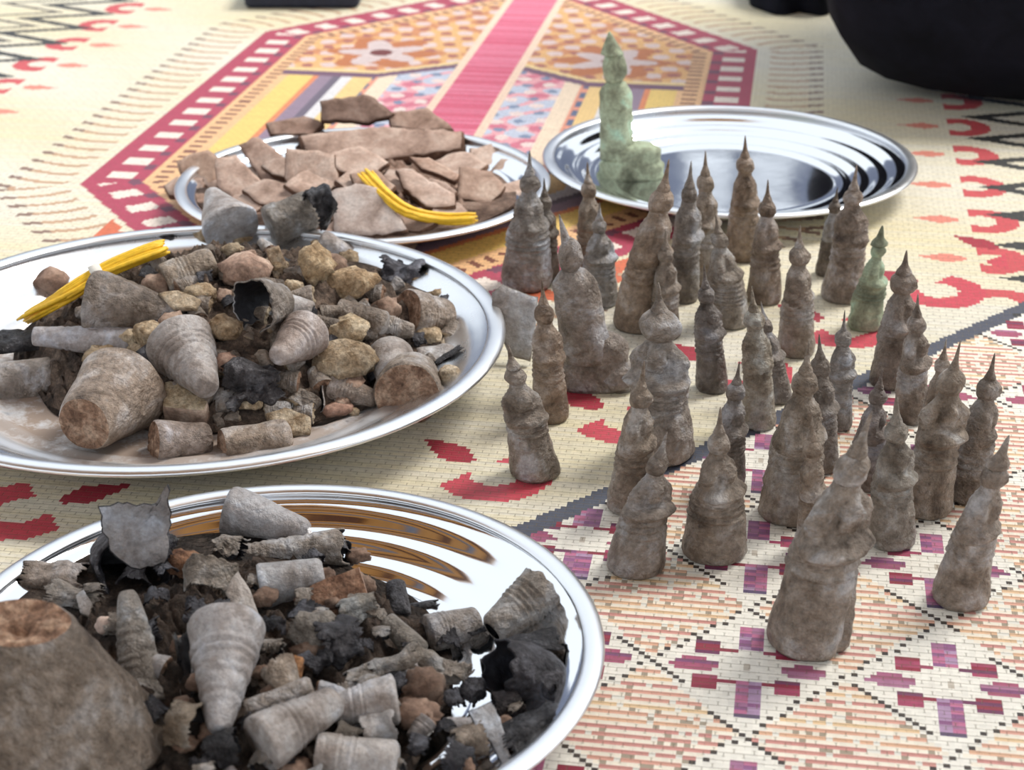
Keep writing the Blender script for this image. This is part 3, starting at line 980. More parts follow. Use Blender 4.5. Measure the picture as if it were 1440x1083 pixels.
def slab(t, outline, label, mat=None, edge=None, n=(0, -.5, .87), thick=8, col=(1, 1, 1), seed=1, lift=0.0, kind='pottery_sherd', cat='sherd',
         group=None, curve=0.0, pos=None, jit=.4, warp=0.0):
    """flat broken piece with real thickness, lying in its own tilted plane"""
    rnd = random.Random(seed * 13 + 1)
    n = Vector(n).normalized()
    cx = sum(p[0] for p in outline) / len(outline); cy = sum(p[1] for p in outline) / len(outline)
    note(t, cx, cy, label)
    c = hit(t, cx, cy) if pos is None else pos
    c = c + Vector((0, 0, lift))
    pts = []
    m = len(outline)
    for i in range(m):
        a, b = Vector(outline[i]), Vector(outline[(i + 1) % m])
        k = max(2, int((b - a).length / 9))
        for j in range(k):
            q = a + (b - a) * (j / k)
            pts.append((q.x + rnd.uniform(-1, 1) * 2 * jit, q.y + rnd.uniform(-1, 1) * 2 * jit))
    W = [at_plane(x, y, c, n) for x, y in pts]
    th = px2m(thick, c)
    cc = sum(W, Vector()) / len(W)
    def bendoff(p):
        d = p - cc
        return n * (-curve * (d.x ** 2 + d.y ** 2) / .01 * .002 + warp * .004 * fbm(p, 40, seed, 2) + .0006 * fbm(p, 150, seed, 2))
    def rg(k, off):
        return [cc + (p - cc) * k + n * off + bendoff(cc + (p - cc) * k) for p in W]
    top = [rg(1.0, -th * .22), rg(.965, 0), rg(.75, 0), rg(.5, 0), rg(.25, 0)]
    bot = [rg(.25, -th), rg(.6, -th), rg(.96, -th), rg(1.0, -th * .8)]
    rings = bot + top
    V, Fc = loft(rings)
    N = len(W)
    flip = (W[1] - W[0]).cross(W[2] - W[1])
    o, V = origin_shift(V)
    idx = []
    for f in Fc:
        lo = min(f) // N if max(f) < N * 9 else 99
        idx.append(1 if lo in (2, 3, 4) else 0)
    ob = put(kind, V, Fc, [mat or M_SHERD, edge or M_EDGE], None, idx=idx)
    ob.location = o
    tint(ob, col)
    bm = bmesh.new(); bm.from_mesh(ob.data); bmesh.ops.recalc_face_normals(bm, faces=bm.faces); bm.to_mesh(ob.data); bm.free()
    return tag(ob, label, cat, group)
def torn(t, p0, p1, r0, r1, label, span=230, roll=0, mat=None, inner=None, col=(1, 1, 1), seed=1, near0=0.0, near1=0.0, n=UPN, crumple=1.0, rag=.35,
         lift=0.0, kind='torn_lead_shell', cat='fragment', group=None, spike=None):
    """torn piece of a hollow lead cone: part of a wall, ragged on every edge"""
    rnd = random.Random(seed * 5 + 2)
    note(t, (p0[0] + p1[0]) / 2, (p0[1] + p1[1]) / 2, label)
    mid = hit(t, (p0[0] + p1[0]) / 2, (p0[1] + p1[1]) / 2) + Vector((0, 0, lift))
    P0, P1 = at_plane(*p0, mid, n), at_plane(*p1, mid, n)
    P0 -= ray(*p0).normalized() * near0
    P1 -= ray(*p1).normalized() * near1
    R0, R1 = px2m(r0, P0), px2m(r1, P1)
    ax = P1 - P0
    a, x, y = frame(ax)
    N, K = 44, 24
    sp = math.radians(span)
    out, inn = [], []
    for i in range(K + 1):
        q = i / K
        ro, ri = [], []
        for j in range(N + 1):
            s = j / N
            e0 = rag * (.5 + .5 * noise.noise(Vector((s * 7, seed, 1.1)))) * .7 + rag * .6 * abs(noise.noise(Vector((s * 22, seed, 5))))
            e1 = rag * (.5 + .5 * noise.noise(Vector((s * 6, seed, 9.3)))) * .7 + rag * .5 * abs(noise.noise(Vector((s * 19, seed, 8))))
            if spike and abs(s - spike) < .05:
                e1 -= .45 * (1 - abs(s - spike) / .05)
            qq = e0 + q * (1 - e0 - e1)
            es = .35 * rag * noise.noise(Vector((q * 5, seed, 3.3)))
            th = math.radians(roll) + sp * (s - .5) * (1 + es)
            d = x * math.cos(th) + y * math.sin(th)
            rr = R0 + (R1 - R0) * qq
            p = P0 + ax * qq + d * rr
            cr = fbm(p, 50, seed, 2) * .42 + fbm(p, 140, seed + 2, 2) * .16
            p = p + d * rr * cr * crumple
            ro.append(p); ri.append(p - d * max(.0008, .06 * rr))
        out.append(ro); inn.append(ri)
    M = N + 1
    V = [p for r in out for p in r] + [p for r in inn for p in r]
    B = (K + 1) * M
    Fc, idx = [], []
    for i in range(K):
        for j in range(N):
            Fc.append((i * M + j, i * M + j + 1, (i + 1) * M + j + 1, (i + 1) * M + j)); idx.append(0)
            Fc.append((B + i * M + j, B + (i + 1) * M + j, B + (i + 1) * M + j + 1, B + i * M + j + 1)); idx.append(1)
    for j in range(N):
        Fc.append((j, B + j, B + j + 1, j + 1)); idx.append(0)
        b = K * M
        Fc.append((b + j, b + j + 1, B + b + j + 1, B + b + j)); idx.append(0)
    for i in range(K):
        Fc.append((i * M, (i + 1) * M, B + (i + 1) * M, B + i * M)); idx.append(0)
        Fc.append((i * M + N, B + i * M + N, B + (i + 1) * M + N, (i + 1) * M + N)); idx.append(0)
    o, V = origin_shift(V)
    ob = put(kind, V, Fc, [mat or M_LEAD, inner or M_INNER], None, idx=idx)
    ob.location = o
    tint(ob, col)
    return tag(ob, label, cat, group)
def bed(t, label, mat, low=.006, seed=3, col=(1, 1, 1)):
    """the heap of crumbs that carries the pieces"""
    N, K = 150, 64
    rs = []
    (mx, my, ra, rb, h, p) = t.bumps[0]
    for i in range(K + 1):
        q = i / K
        ring = []
        for j in range(N):
            a = 2 * math.pi * j / N
            kk = (1 - q) * (1.0 + .10 * noise.noise(Vector((math.cos(a) * 2, math.sin(a) * 2, seed)))) + 1e-3
            x, y = mx + ra * kk * math.cos(a), my + rb * kk * math.sin(a)
            z = mound(t, x, y) - low
            P = Vector((x, y, z))
            z += (.007 * fbm(P, 60, seed, 3) + .008 * abs(noise.noise(P * 150)) + .004 * noise.noise(P * 330)) * (1 if q > .02 else 0)
            r = math.hypot(x - t.c.x, y - t.c.y) / t.R
            if r > .9:
                x = t.c.x + (x - t.c.x) * .9 / r; y = t.c.y + (y - t.c.y) * .9 / r
            base = t.floor + (.0006 if r < .6 else (t.H - t.floor) * (.5 * ((min(r, .9) - .6) / .37) + .5 * ((min(r, .9) - .6) / .37) ** 2) + .0012)
            ring.append(Vector((x - mx, y - my, max(z, base))))
        rs.append(ring)
    V, Fc = loft(rs, True, True)
    ob = put('crumbled_heap', V, Fc, mat)
    ob.location = (mx, my, 0)
    tint(ob, col)
    return tag(ob, label, 'debris', None, 'stuff')
def bundle(t, pts, width, label, strands=16, group=None, band=None, lift=0.004, seed=1, mono=.0012):
    rnd = random.Random(seed)
    W = []
    for x, y in pts:
        W.append(hit(t, x, y, lift))
    root = thing('taper_bundle', (W[0].x, W[0].y, W[0].z), label, 'bundle', group)
    o = W[0].copy()
    P = []
    m = 24
    for i in range(m + 1):
        s = i / m * (len(W) - 1); k = min(int(s), len(W) - 2); f = s - k
        a = W[max(k - 1, 0)]; b = W[k]; c = W[k + 1]; d = W[min(k + 2, len(W) - 1)]
        P.append(.5 * ((2 * b) + (c - a) * f + (2 * a - 5 * b + 4 * c - d) * f * f + (3 * b - a - 3 * c + d) * f ** 3) - o)
    wr = px2m(width / 2, W[0])
    for s in range(strands):
        ang = rnd.uniform(0, 2 * math.pi); rad = math.sqrt(rnd.random()) * wr
        l0, l1 = rnd.uniform(0, .05), rnd.uniform(.93, 1.0)
        tw = rnd.uniform(-.6, .6)
        rs = []
        for i in range(15):
            q = l0 + (l1 - l0) * i / 14
            k = min(int(q * m), m - 1); f = q * m - k
            c = P[k].lerp(P[k + 1], f)
            a, x, y = frame(P[k + 1] - P[k])
            off = x * math.cos(ang + tw * q) * rad * (1 + .25 * math.cos(q * 9 + s)) + y * math.sin(ang + tw * q) * rad * .55
            sr = mono * (1 if 0 < i < 14 else .5)
            rs.append([c + off + (x * math.cos(b) + y * math.sin(b)) * sr for b in [2 * math.pi * z / 6 for z in range(6)]])
        V, Fc = loft(rs)
        put('taper', V, Fc, M_WICK, root)
    if band is not None:
        k = int(band * m)
        a, x, y = frame(P[k + 1] - P[k])
        rs = []
        for dl in (-.0035, -.0034, .0034, .0035):
            kk = .2 if abs(dl) > .00345 else 1.0
            rs.append([P[k] + a * dl + (x * math.cos(b) * (wr * 1.25 + mono) + y * math.sin(b) * (wr * .72 + mono)) * kk for b in [2 * math.pi * z / 24 for z in range(24)]])
        V, Fc = loft(rs)
        put('paper_band', V, Fc, M_BAND, root)
    return root

def big_plug(t, ptop, ztop, rt, rb, z0):
    """it leans into the tray, its outer side propped on the rim"""
    P = at_z(*ptop, ztop)
    up = Vector((.73 * math.sin(.10), .68 * math.sin(.10), math.cos(.10)))
    _, ux, uy = frame(up, Vector((0, 1, 0)))
    H = z0
    B = P - up * H
    root = thing('earth_plug', B, 'very large earth filled plug with a pitted brown top', 'fragment')
    rs = []
    for i in range(41):
        q = i / 40
        ring = []
        for j in range(60):
            a = 2 * math.pi * j / 60
            rr = rb + (rt - rb) * q
            if q < .05: rr *= .96 + .04 * q / .05
            if q > .95: rr *= 1 - .05 * ((q - .95) / .05) ** 2
            p = Vector((math.cos(a) * rr, math.sin(a) * rr, q * H))
            k = 1 + .05 * fbm(p, 40, 51, 3) + .025 * fbm(p, 160, 52, 3)
            ring.append(ux * (p.x * k) + uy * (p.y * k) + up * p.z)
        rs.append(ring)
    V, Fc = loft(rs, True, False)
    tint(put('shell', V, Fc, M_LEAD, root), (.62, .56, .51))
    c = up * H; rr = [rs[-1]]
    for q in (.92, .8, .65, .5, .35, .2, .06):
        rr.append([c + (p - c) * q + up * (-.0035 * (1 - q) + .003 * fbm(p * q, 150, 4, 3) - .006 * gauss(q, .12)) for p in rs[-1]])
    V, Fc = loft(rr, False, True)
    tint(put('earth_core', V, Fc, M_CORE, root), (1.02, .98, .95))
    return root

# ---------------- the large tray
bed(T_MID, 'loose crumbs of earth and lead under the fragments on the large dusty tray', M_DUST, seed=4)
t = T_MID
GC, GL = 'cone fragments on the large tray', 'clay lumps on the large tray'
cone(t, (175, 545), (118, 596), 66, 41, 'big smooth brown plug with an eroded brown end on the dusty tray floor', M_LEAD, (1.14, 1.02, .93), end1=M_CORE, near1=.030, near0=.0, ero=.5, seed=1, group=GC, lift=.012)
cone(t, (78, 532), (-30, 548), 30, 37, 'grey cone lying beside the big brown plug', M_LEAD, (1.05, 1.03, 1.05), seed=2, group=GC, ero=.6, lift=.006)
cone(t, (252, 482), (292, 548), 50, 17, 'pale ringed cone with its tip pointing at the cut tan stone', M_PALE, (.95, .92, .9), rings=5, near1=.018, seed=3, group=GC, ero=.5)
slab(t, [(231, 536), (252, 532), (292, 566), (288, 578), (246, 575), (228, 572)], 'cream topped cut stone between the brown plug and the ringed cone', M_TAN, M_BROWN, thick=34, col=(1.15, 1.15, 1.1), seed=4, kind='cut_stone', cat='stone', n=(0, -.35, .93), lift=.005)
cone(t, (216, 622), (294, 620), 31, 27, 'short mauve-grey cylinder with a brown broken end at the tray edge', M_LEAD, (1.1, 1.02, 1.02), end0=M_CORE, near0=.014, seed=5, group=GC, ero=.6, lift=.004)
cone(t, (312, 628), (406, 616), 26, 26, 'brown crusted stub beside the short mauve-grey cylinder', M_LEAD, (1.08, .96, .86), end0=M_CORE, near0=.012, seed=6, group=GC, ero=1.2)
slab(t, [(372, 582), (400, 572), (437, 585), (436, 608), (412, 610), (380, 594)], 'flat tan clay flake lying on the brown crusted stub', M_TAN, M_TAN, thick=14, seed=7, kind='clay_flake', cat='flake', lift=.009)
torn(t, (310, 560), (405, 535), 38, 32, 'crumpled black and grey lead scrap behind the cut stone', 200, 90, M_DARK, crumple=1.6, seed=8, col=(1.8, 1.75, 1.7))
cone(t, (432, 468), (388, 503), 38, 13, 'pinkish smooth cone with a blunt pale tip in the middle of the heap', M_PALE, (1.0, .90, .85), rings=3, near1=.018, seed=9, group=GC, ero=.5, lift=.004)
lump(t, 484, 514, 42, 24, 'rough tan lump behind the small ringed cone', M_TAN, (.85, .82, .78), 10, group=GL, rough=1.6)
cone(t, (548, 500), (556, 530), 34, 26, 'rounded grey cone stub beside the wide brown disc', M_PALE, (.9, .86, .83), seed=11, near1=.016, group=GC, ero=.5)
cone(t, (577, 534), (572, 556), 44, 48, 'wide plug with a flat round brown face by the tray wall', M_LEAD, (1.05, .98, .92), end1=M_CORE, near1=.020, n=Vector((0, -.8, .6)), seed=12, ero=.4, group=GC, lift=.006)
cone(t, (466, 545), (530, 562), 27, 11, 'small ringed cone lying beside the wide brown disc', M_LEAD, (1.05, .97, .93), rings=4, seed=13, group=GC, ero=.6)
torn(t, (432, 575), (430, 522), 24, 22, 'upright grey shard with a dark hollow beside the small ringed cone', 170, -90, M_PALE, seed=14, crumple=.6, rag=.2, group=GC)
lump(t, 475, 580, 22, 11, 'small reddish clay bit on the tray floor before the ringed cone', M_BROWN, (1.1, .95, .9), 16, group=GL)
lump(t, 498, 583, 9, 7, 'tiny tan crumb on the tray floor', M_TAN, (1, .95, .9), 17, group=GL, sub=2)
lump(t, 632, 532, 17, 16, 'pale square clay lump between the brown disc and the tray wall', M_TAN, (1.05, 1.05, 1.05), 18, group=GL)
slab(t, [(585, 488), (622, 478), (646, 492), (640, 512), (612, 520), (590, 508)], 'thin grey flake leaning on the tray wall', M_PALE, M_LEAD, thick=8, seed=19, kind='lead_flake', cat='flake', warp=1.5, lift=.006)
torn(t, (606, 520), (655, 490), 12, 9, 'dark curled strip beside the thin grey flake', 150, 60, M_DARK, seed=20, group=GC)
cone(t, (572, 441), (630, 448), 38, 25, 'ringed cone showing a round brown end with a pit', M_LEAD, (1.08, .98, .9), rings=4, end0=M_CORE, near0=.02, seed=21, group=GC, ero=.7, lift=.006)
cone(t, (476, 438), (544, 456), 21, 17, 'banded grey cone lying left of the pitted ringed cone', M_LEAD, (1.05, 1, .97), rings=3, seed=22, group=GC)
lump(t, 490, 470, 30, 19, 'pale tan ring shaped lump below the banded grey cone', M_TAN, (1.1, 1.08, 1.02), 23, group=GL, rough=1.8)
lump(t, 492, 408, 37, 23, 'orange-tan rough lump on the far slope of the heap', M_TAN, (1.02, .93, .82), 24, group=GL, rough=1.7)
lump(t, 444, 386, 28, 30, 'ochre pitted lump beside the orange-tan rough lump', M_TAN, (1.0, .92, .8), 25, group=GL, rough=1.7)
torn(t, (528, 388), (606, 392), 26, 22, 'bluish crumpled lead shell against the far tray wall', 230, 90, M_DARK, seed=26, col=(2.4, 2.45, 2.6), crumple=1.3, group=GC)
cone(t, (452, 345), (506, 362), 22, 12, 'small grey cone behind the ochre lump at the tray rim', M_PALE, (.92, .88, .86), seed=27, group=GC)
torn(t, (352, 432), (398, 424), 42, 22, 'hollow shell with a black round mouth in the middle of the heap', 300, 90, M_LEAD, seed=28, near0=.02, crumple=.5, rag=.2, col=(1, 1, 1.02), lift=.006)
cone(t, (398, 432), (440, 440), 20, 15, 'short grey tube poking out beside the black mouthed shell', M_PALE, (.95, .93, .92), seed=29, hollow=True, group=GC)
lump(t, 345, 388, 36, 25, 'grey-brown block under the pale pointed shell', M_BROWN, (1.15, 1.1, 1.05), 30, group=GL)
slab(t, [(374, 350), (392, 345), (406, 378), (404, 404), (388, 400)], 'upright tan-grey splinter beside the ochre pitted lump', M_TAN, M_BROWN, thick=9, col=(.85, .82, .8), seed=31, kind='clay_splinter', cat='flake', n=(.2, -.9, .4), lift=.008)
torn(t, (412, 350), (424, 390), 22, 14, 'black torn scrap between the ochre lump and the splinter', 200, -80, M_DARK, seed=32, group=GC)
cone(t, (324, 322), (296, 268), 44, 9, 'pale pointed shell standing on top of the heap', M_PALE, (1.22, 1.24, 1.28), seed=33, group=GC, lift=.004, near1=-.004, ero=.8)
lump(t, 322, 336, 42, 17, 'tan stone carrying the pale pointed shell', M_TAN, (.92, .86, .76), 34, group=GL)
cone(t, (378, 318), (440, 292), 32, 28, 'dark grey hollow cone with a black torn end on top of the heap', M_LEAD, (.75, .74, .72), hollow=False, seed=35, group=GC, lift=.004, ero=1.2)
torn(t, (428, 298), (468, 280), 34, 26, 'black torn lead end beside the dark grey hollow cone', 240, 100, M_DARK, seed=36, crumple=1.6, lift=.008, group=GC)
cone(t, (232, 396), (302, 368), 27, 22, 'crusted tan ringed cone behind the candle bundle', M_LEAD, (1.12, 1.02, .9), rings=4, seed=37, group=GC, ero=1.3)
cone(t, (128, 428), (262, 442), 46, 16, 'large dark flattened cone beside the candle bundle', M_LEAD, (.74, .68, .64), seed=38, group=GC, ero=1.1, bulge=.1)
slab(t, [(222, 412), (250, 408), (282, 420), (276, 434), (244, 432)], 'pale tan flake on the end of the dark flattened cone', M_TAN, M_TAN, thick=8, col=(1.1, 1.1, 1.1), seed=39, kind='clay_flake', cat='flake', lift=.010)
cone(t, (48, 472), (190, 482), 14, 23, 'long grey cone under the dark flattened cone', M_PALE, (.88, .86, .88), seed=40, group=GC, rings=2, lift=.004)
torn(t, (-30, 495), (85, 488), 34, 20, 'black sheet fold with a pale edge above the grey cone', 150, 90, M_DARK, seed=41, crumple=.7, rag=.2, lift=.008)
lump(t, 72, 404, 26, 19, 'brown block between the candle bundle and the tray wall', M_BROWN, (.9, .82, .76), 42, group=GL)
lump(t, 208, 478, 18, 24, 'small tan wedge beside the pale ringed cone', M_TAN, (1, .96, .9), 43, group=GL)
lump(t, 318, 466, 22, 18, 'tan bit beside the pale ringed cone', M_TAN, (.85, .78, .7), 44, group=GL)
lump(t, 318, 515, 16, 14, 'brown bit under the pinkish cone', M_BROWN, (1, .9, .85), 45, group=GL)
rnd = random.Random(9)
MIDL = {'tan': ['rough tan clay chip wedged in the heap on the large dusty tray', M_TAN, 'clay_chip', 'chip'], 'brown': ['rough brown clay chip wedged in the heap on the large dusty tray', M_BROWN, 'clay_chip', 'chip'],
        'grey': ['small grey cone tip wedged in the heap on the large dusty tray', M_LEAD, 'cone_tip', 'fragment'], 'dark': ['small torn black scrap wedged in the heap on the large dusty tray', M_DARK, 'lead_scrap', 'scrap']}
spots = []
for i in range(900):
    x, y = rnd.uniform(90, 650), rnd.uniform(325, 600)
    if ((x - 375) / 270) ** 2 + ((y - 462) / 128) ** 2 > 1 or (x < 230 and y > 510) or (x < 130 and y < 440):
        continue
    if all(math.hypot(x - a, (y - b) * 1.3) > 25 for a, b in spots):
        spots.append((x, y))
for i, (x, y) in enumerate(spots):
    s = rnd.uniform(13, 25)
    k = rnd.choice(['tan', 'brown', 'grey', 'grey', 'grey', 'grey', 'dark'])
    lab, m_, nm, ct = MIDL[k]
    g_ = 'small pieces wedged in the heap on the large tray'
    v = rnd.uniform(.8, 1.1)
    lab = beside(t, x, y, lab.split(' wedged')[0])
    a = rnd.uniform(0, 6.28)
    e = (x + math.cos(a) * s * 1.7, y + math.sin(a) * s * 1.1)
    if k in ('tan', 'brown'):
        lump(t, x, y, s * .95, s * rnd.uniform(.55, .85), lab, m_, (v, v * .96, v * .9), 200 + i, lift=-.15, kind=nm, cat=ct, group=g_, rough=1.6, facets=11)
    elif k == 'grey':
        cone(t, (x, y), e, s * .75, s * .4, lab, m_, (v * 1.05, v, v * .96), rings=rnd.choice([0, 2, 3]), seed=200 + i, ero=1.2, lift=-.003, kind=nm, cat=ct, group=g_, end0=rnd.choice([M_CORE, M_TAN]))
    else:
        torn(t, (x, y), e, s * .8, s * .6, lab, rnd.uniform(150, 240), rnd.uniform(60, 120), m_, seed=200 + i, crumple=1.2, lift=-.001, kind=nm, cat=ct, group=g_, col=(1.5, 1.5, 1.55))
bundle(t, [(36, 448), (85, 420), (138, 386), (190, 362), (236, 346)], 30, 'bundle of yellow wax tapers with a white band on the large tray', 32, band=.52, seed=3, lift=.010, mono=.0014)

# ---------------- the front tray
bed(T_FRONT, 'loose dark crumbs of earth and lead under the scraps on the shiny tray', M_DUST, low=.008, seed=9, col=(.55, .55, .56))
t = T_FRONT
GA = 'lead cones on the shiny tray'
GB = 'torn lead scraps on the shiny tray'
big_plug(t, (26, 876), .078, .0195, .055, .050)
cone(t, (206, 992), (178, 832), 38, 13, 'slim ringed spire standing beside the very large plug', M_LEAD, (.88, .90, .92), rings=4, n=Vector((0, -.75, .66)), seed=52, group=GA, ero=.7, lift=.012, bulge=.1)
cone(t, (320, 880), (308, 1028), 58, 16, 'large pale ringed cone pointing down in the middle of the scraps', M_PALE, (1.0, 1.0, 1.02), rings=5, seed=53, group=GA, ero=.6, lift=.014, near1=.01, bulge=.06)
cone(t, (366, 1046), (474, 984), 44, 22, 'white domed cone with a ringed neck', M_PALE, (1.08, 1.08, 1.08), rings=3, seed=54, group=GA, ero=.6, lift=.010, near0=.01)
cone(t, (322, 720), (434, 748), 40, 15, 'blue-grey smooth cone at the back wall of the shiny tray', M_PALE, (.95, .98, 1.03), seed=55, group=GA, ero=.6, lift=.006, bulge=.06)
cone(t, (494, 768), (342, 782), 28, 17, 'ringed cone with an open torn end below the blue-grey cone', M_LEAD, (1.05, 1.02, 1.0), rings=7, hollow=True, rag=.15, seed=56, group=GA, lift=.006)
cone(t, (366, 826), (456, 808), 35, 24, 'short blue-grey stub in front of the open ringed cone', M_PALE, (.96, 1.0, 1.04), seed=57, group=GA, ero=.6, lift=.006)
slab(t, [(412, 842), (440, 820), (505, 796), (522, 850), (480, 866), (425, 866)], 'red-brown wedge of fired clay among the lead scraps', M_CORE, M_BROWN, thick=30, seed=58, kind='clay_wedge', cat='sherd', n=(.1, -.75, .65), col=(.95, .85, .8), lift=.008)
slab(t, [(140, 712), (162, 706), (190, 711), (224, 706), (232, 686), (237, 680), (240, 720), (236, 790), (196, 800), (158, 780), (146, 745)], 'upright torn light grey sheet with a thin spike', M_PALE, M_DARK, n=(.1, -.95, .3), thick=5, col=(.78, .81, .86), seed=59, kind='lead_sheet', cat='fragment', group=GB, warp=2.2, jit=1.6, pos=hit(t, 190, 812, .006))
cone(t, (186, 806), (176, 772), 58, 44, 'black hollow shell below the upright torn sheet', M_DARK, (1.9, 1.85, 1.85), hollow=True, rag=.4, near0=.030, seed=60, ero=1.5, lift=.010, group=GB, kind='torn_lead_shell')
lump(t, 258, 798, 26, 17, 'rusty brown lump beside the black hollow shell', M_CORE, (.75, .62, .52), 61, kind='clay_lump', rough=2.0)
torn(t, (290, 842), (298, 790), 36, 40, 'curled scrap with a grey pocket beside the rusty lump', 220, 90, M_LEAD, M_DARK, seed=62, crumple=.7, col=(.95, .92, .88), group=GB, lift=.004)
slab(t, [(318, 836), (334, 802), (352, 830), (366, 872), (330, 862)], 'triangular tan-grey splinter behind the large pale ringed cone', M_PALE, M_LEAD, thick=8, col=(.95, .9, .84), seed=63, kind='lead_flake', cat='flake', warp=1, lift=.010)
torn(t, (20, 812), (132, 822), 28, 24, 'pinkish grey crumpled scrap behind the very large plug', 210, 90, M_LEAD, seed=64, col=(1.1, 1.03, 1.0), crumple=1.1, group=GB, lift=.006)
torn(t, (60, 836), (150, 852), 22, 16, 'ridged grey strip beside the very large plug', 180, 90, M_LEAD, seed=65, crumple=1.2, group=GB, lift=.006)
slab(t, [(106, 838), (118, 828), (130, 850), (126, 868), (112, 862)], 'small blue-grey flake beside the very large plug', M_PALE, M_LEAD, thick=6, seed=66, kind='lead_flake', cat='flake', lift=.006)
lump(t, 150, 882, 15, 13, 'small pink clay bit between the plug and the slim spire', M_SHERD, (1, .92, .88), 67)
torn(t, (410, 872), (470, 905), 26, 30, 'knobbly grey crumpled scrap beside the red-brown wedge', 240, 80, M_LEAD, M_DARK, seed=68, crumple=1.6, group=GB, col=(.9, .92, .92), lift=.005)
torn(t, (440, 915), (520, 895), 32, 28, 'dark grey crumpled scrap in front of the red-brown wedge', 250, 70, M_DARK, seed=69, crumple=1.6, col=(1.7, 1.7, 1.7), group=GB, lift=.004)
torn(t, (470, 872), (540, 850), 24, 22, 'greenish grey crumpled scrap right behind the wedge', 220, 90, M_LEAD, seed=70, crumple=1.5, col=(.72, .72, .68), group=GB, lift=.004)
cone(t, (768, 822), (692, 888), 37, 24, 'ringed grey cone lying across the tray rim', M_LEAD, (.92, .90, .87), rings=5, hollow=True, rag=.12, seed=71, group=GA, lift=.012)
cone(t, (600, 893), (672, 878), 29, 25, 'short ringed tube with a flat disc end', M_LEAD, (1.02, 1.02, 1.05), rings=3, seed=72, group=GA, ero=.5, lift=.004, near0=.008)
cone(t, (682, 934), (778, 956), 40, 36, 'large black torn shell open towards the heap', M_DARK, (1.7, 1.7, 1.75), hollow=True, rag=.4, near0=.022, seed=73, ero=1.6, lift=.006, group=GB, kind='torn_lead_shell')
torn(t, (700, 935), (800, 918), 26, 34, 'black bent sheet against the tray wall', 130, 70, M_DARK, seed=74, crumple=.8, group=GB, rag=.3, lift=.002)
cone(t, (705, 916), (786, 908), 11, 9, 'thin grey stick lying on the black sheet', M_LEAD, (1.0, .96, .94), seed=75, lift=.012, kind='lead_stick')
torn(t, (506, 950), (600, 920), 20, 18, 'long twisted grey strip in the middle of the shiny tray', 180, 90, M_LEAD, seed=76, crumple=1.5, col=(.85, .83, .8), group=GB, lift=.006)
torn(t, (560, 930), (664, 950), 24, 20, 'forked grey strip touching the black torn shell', 200, 90, M_LEAD, seed=77, crumple=1.6, col=(.86, .84, .8), group=GB, lift=.006)
cone(t, (545, 872), (590, 920), 14, 18, 'narrow grey splinter in front of the disc ended tube', M_LEAD, (.82, .82, .80), seed=78, lift=.006, ero=1.6, kind='lead_stick')
lump(t, 594, 976, 32, 27, 'dark brown round lump under the forked strip', M_BROWN, (.52, .48, .44), 79, rough=2.2, facets=12)
lump(t, 592, 1012, 34, 20, 'brown lump before the dark round one', M_BROWN, (.80, .74, .68), 80, rough=2.2, facets=12)
cone(t, (470, 1000), (560, 985), 22, 38, 'pale faceted cone piece beside the brown lumps', M_PALE, (1.0, .97, .95), seed=81, lift=.008, group=GA, ero=1.4, rings=2)
torn(t, (500, 1035), (565, 1020), 24, 26, 'pale torn scrap with a dark hollow under the faceted cone', 220, 80, M_PALE, seed=82, crumple=1.2, group=GB, lift=.004)
cone(t, (446, 1062), (560, 1072), 34, 30, 'pale banded stub at the near edge of the scraps', M_PALE, (1.0, .96, .92), seed=83, lift=.008, group=GA, ero=1.1, rings=2)
torn(t, (630, 1050), (690, 1035), 30, 28, 'rust spotted curled scrap near the long shard', 230, 80, M_LEAD, seed=84, crumple=1.2, col=(.9, .82, .74), group=GB, lift=.002)
slab(t, [(658, 1000), (690, 985), (704, 1010), (722, 1085), (716, 1090), (690, 1046), (668, 1022)], 'long pointed blue-grey shard', M_PALE, M_DARK, thick=8, seed=85, kind='lead_shard', cat='flake', warp=1, lift=.012, col=(.85, .9, .96))
torn(t, (700, 1070), (796, 1000), 40, 30, 'dark bent sheet along the near tray wall', 140, 80, M_DARK, seed=86, crumple=.8, group=GB, lift=-.002)
torn(t, (690, 1000), (740, 985), 22, 18, 'dark curl with a rusty band beside the long shard', 220, 80, M_DARK, seed=87, col=(1.5, 1.3, 1.2), group=GB, lift=.002)
cone(t, (556, 820), (562, 868), 14, 16, 'dark stick leaning behind the narrow splinter', M_DARK, (1.6, 1.6, 1.6), seed=88, lift=.002, ero=1.6, kind='lead_stick')
torn(t, (572, 858), (622, 850), 9, 8, 'small black curl on the bare shiny floor', 200, 90, M_DARK, seed=89, group=GB)
torn(t, (232, 1020), (286, 1030), 30, 36, 'olive-brown crumpled scrap at the foot of the very large plug', 200, 80, M_LEAD, seed=90, col=(.75, .68, .58), crumple=1.2, group=GB, lift=.006)
torn(t, (280, 1065), (345, 1055), 26, 26, 'black crumpled scrap under the white domed cone', 240, 80, M_DARK, seed=91, crumple=1.5, group=GB, lift=.004)
cone(t, (345, 1000), (440, 968), 14, 20, 'slender grey piece behind the white domed cone', M_LEAD, (1.1, 1.06, 1.04), seed=92, lift=.008, group=GA, ero=1.2)
torn(t, (385, 930), (420, 985), 30, 24, 'tan-grey folded scrap beside the large pale ringed cone', 210, 60, M_LEAD, seed=93, col=(1.08, .98, .88), crumple=1.1, group=GB, lift=.006)
lump(t, 412, 948, 20, 22, 'rust coloured bit among the scraps', M_CORE, (1.0, .75, .5), 94)
torn(t, (250, 870), (262, 985), 20, 14, 'narrow dark strip between the slim spire and the ringed cone', 160, -40, M_LEAD, seed=95, col=(.7, .68, .66), group=GB, lift=.004)
rnd = random.Random(21)
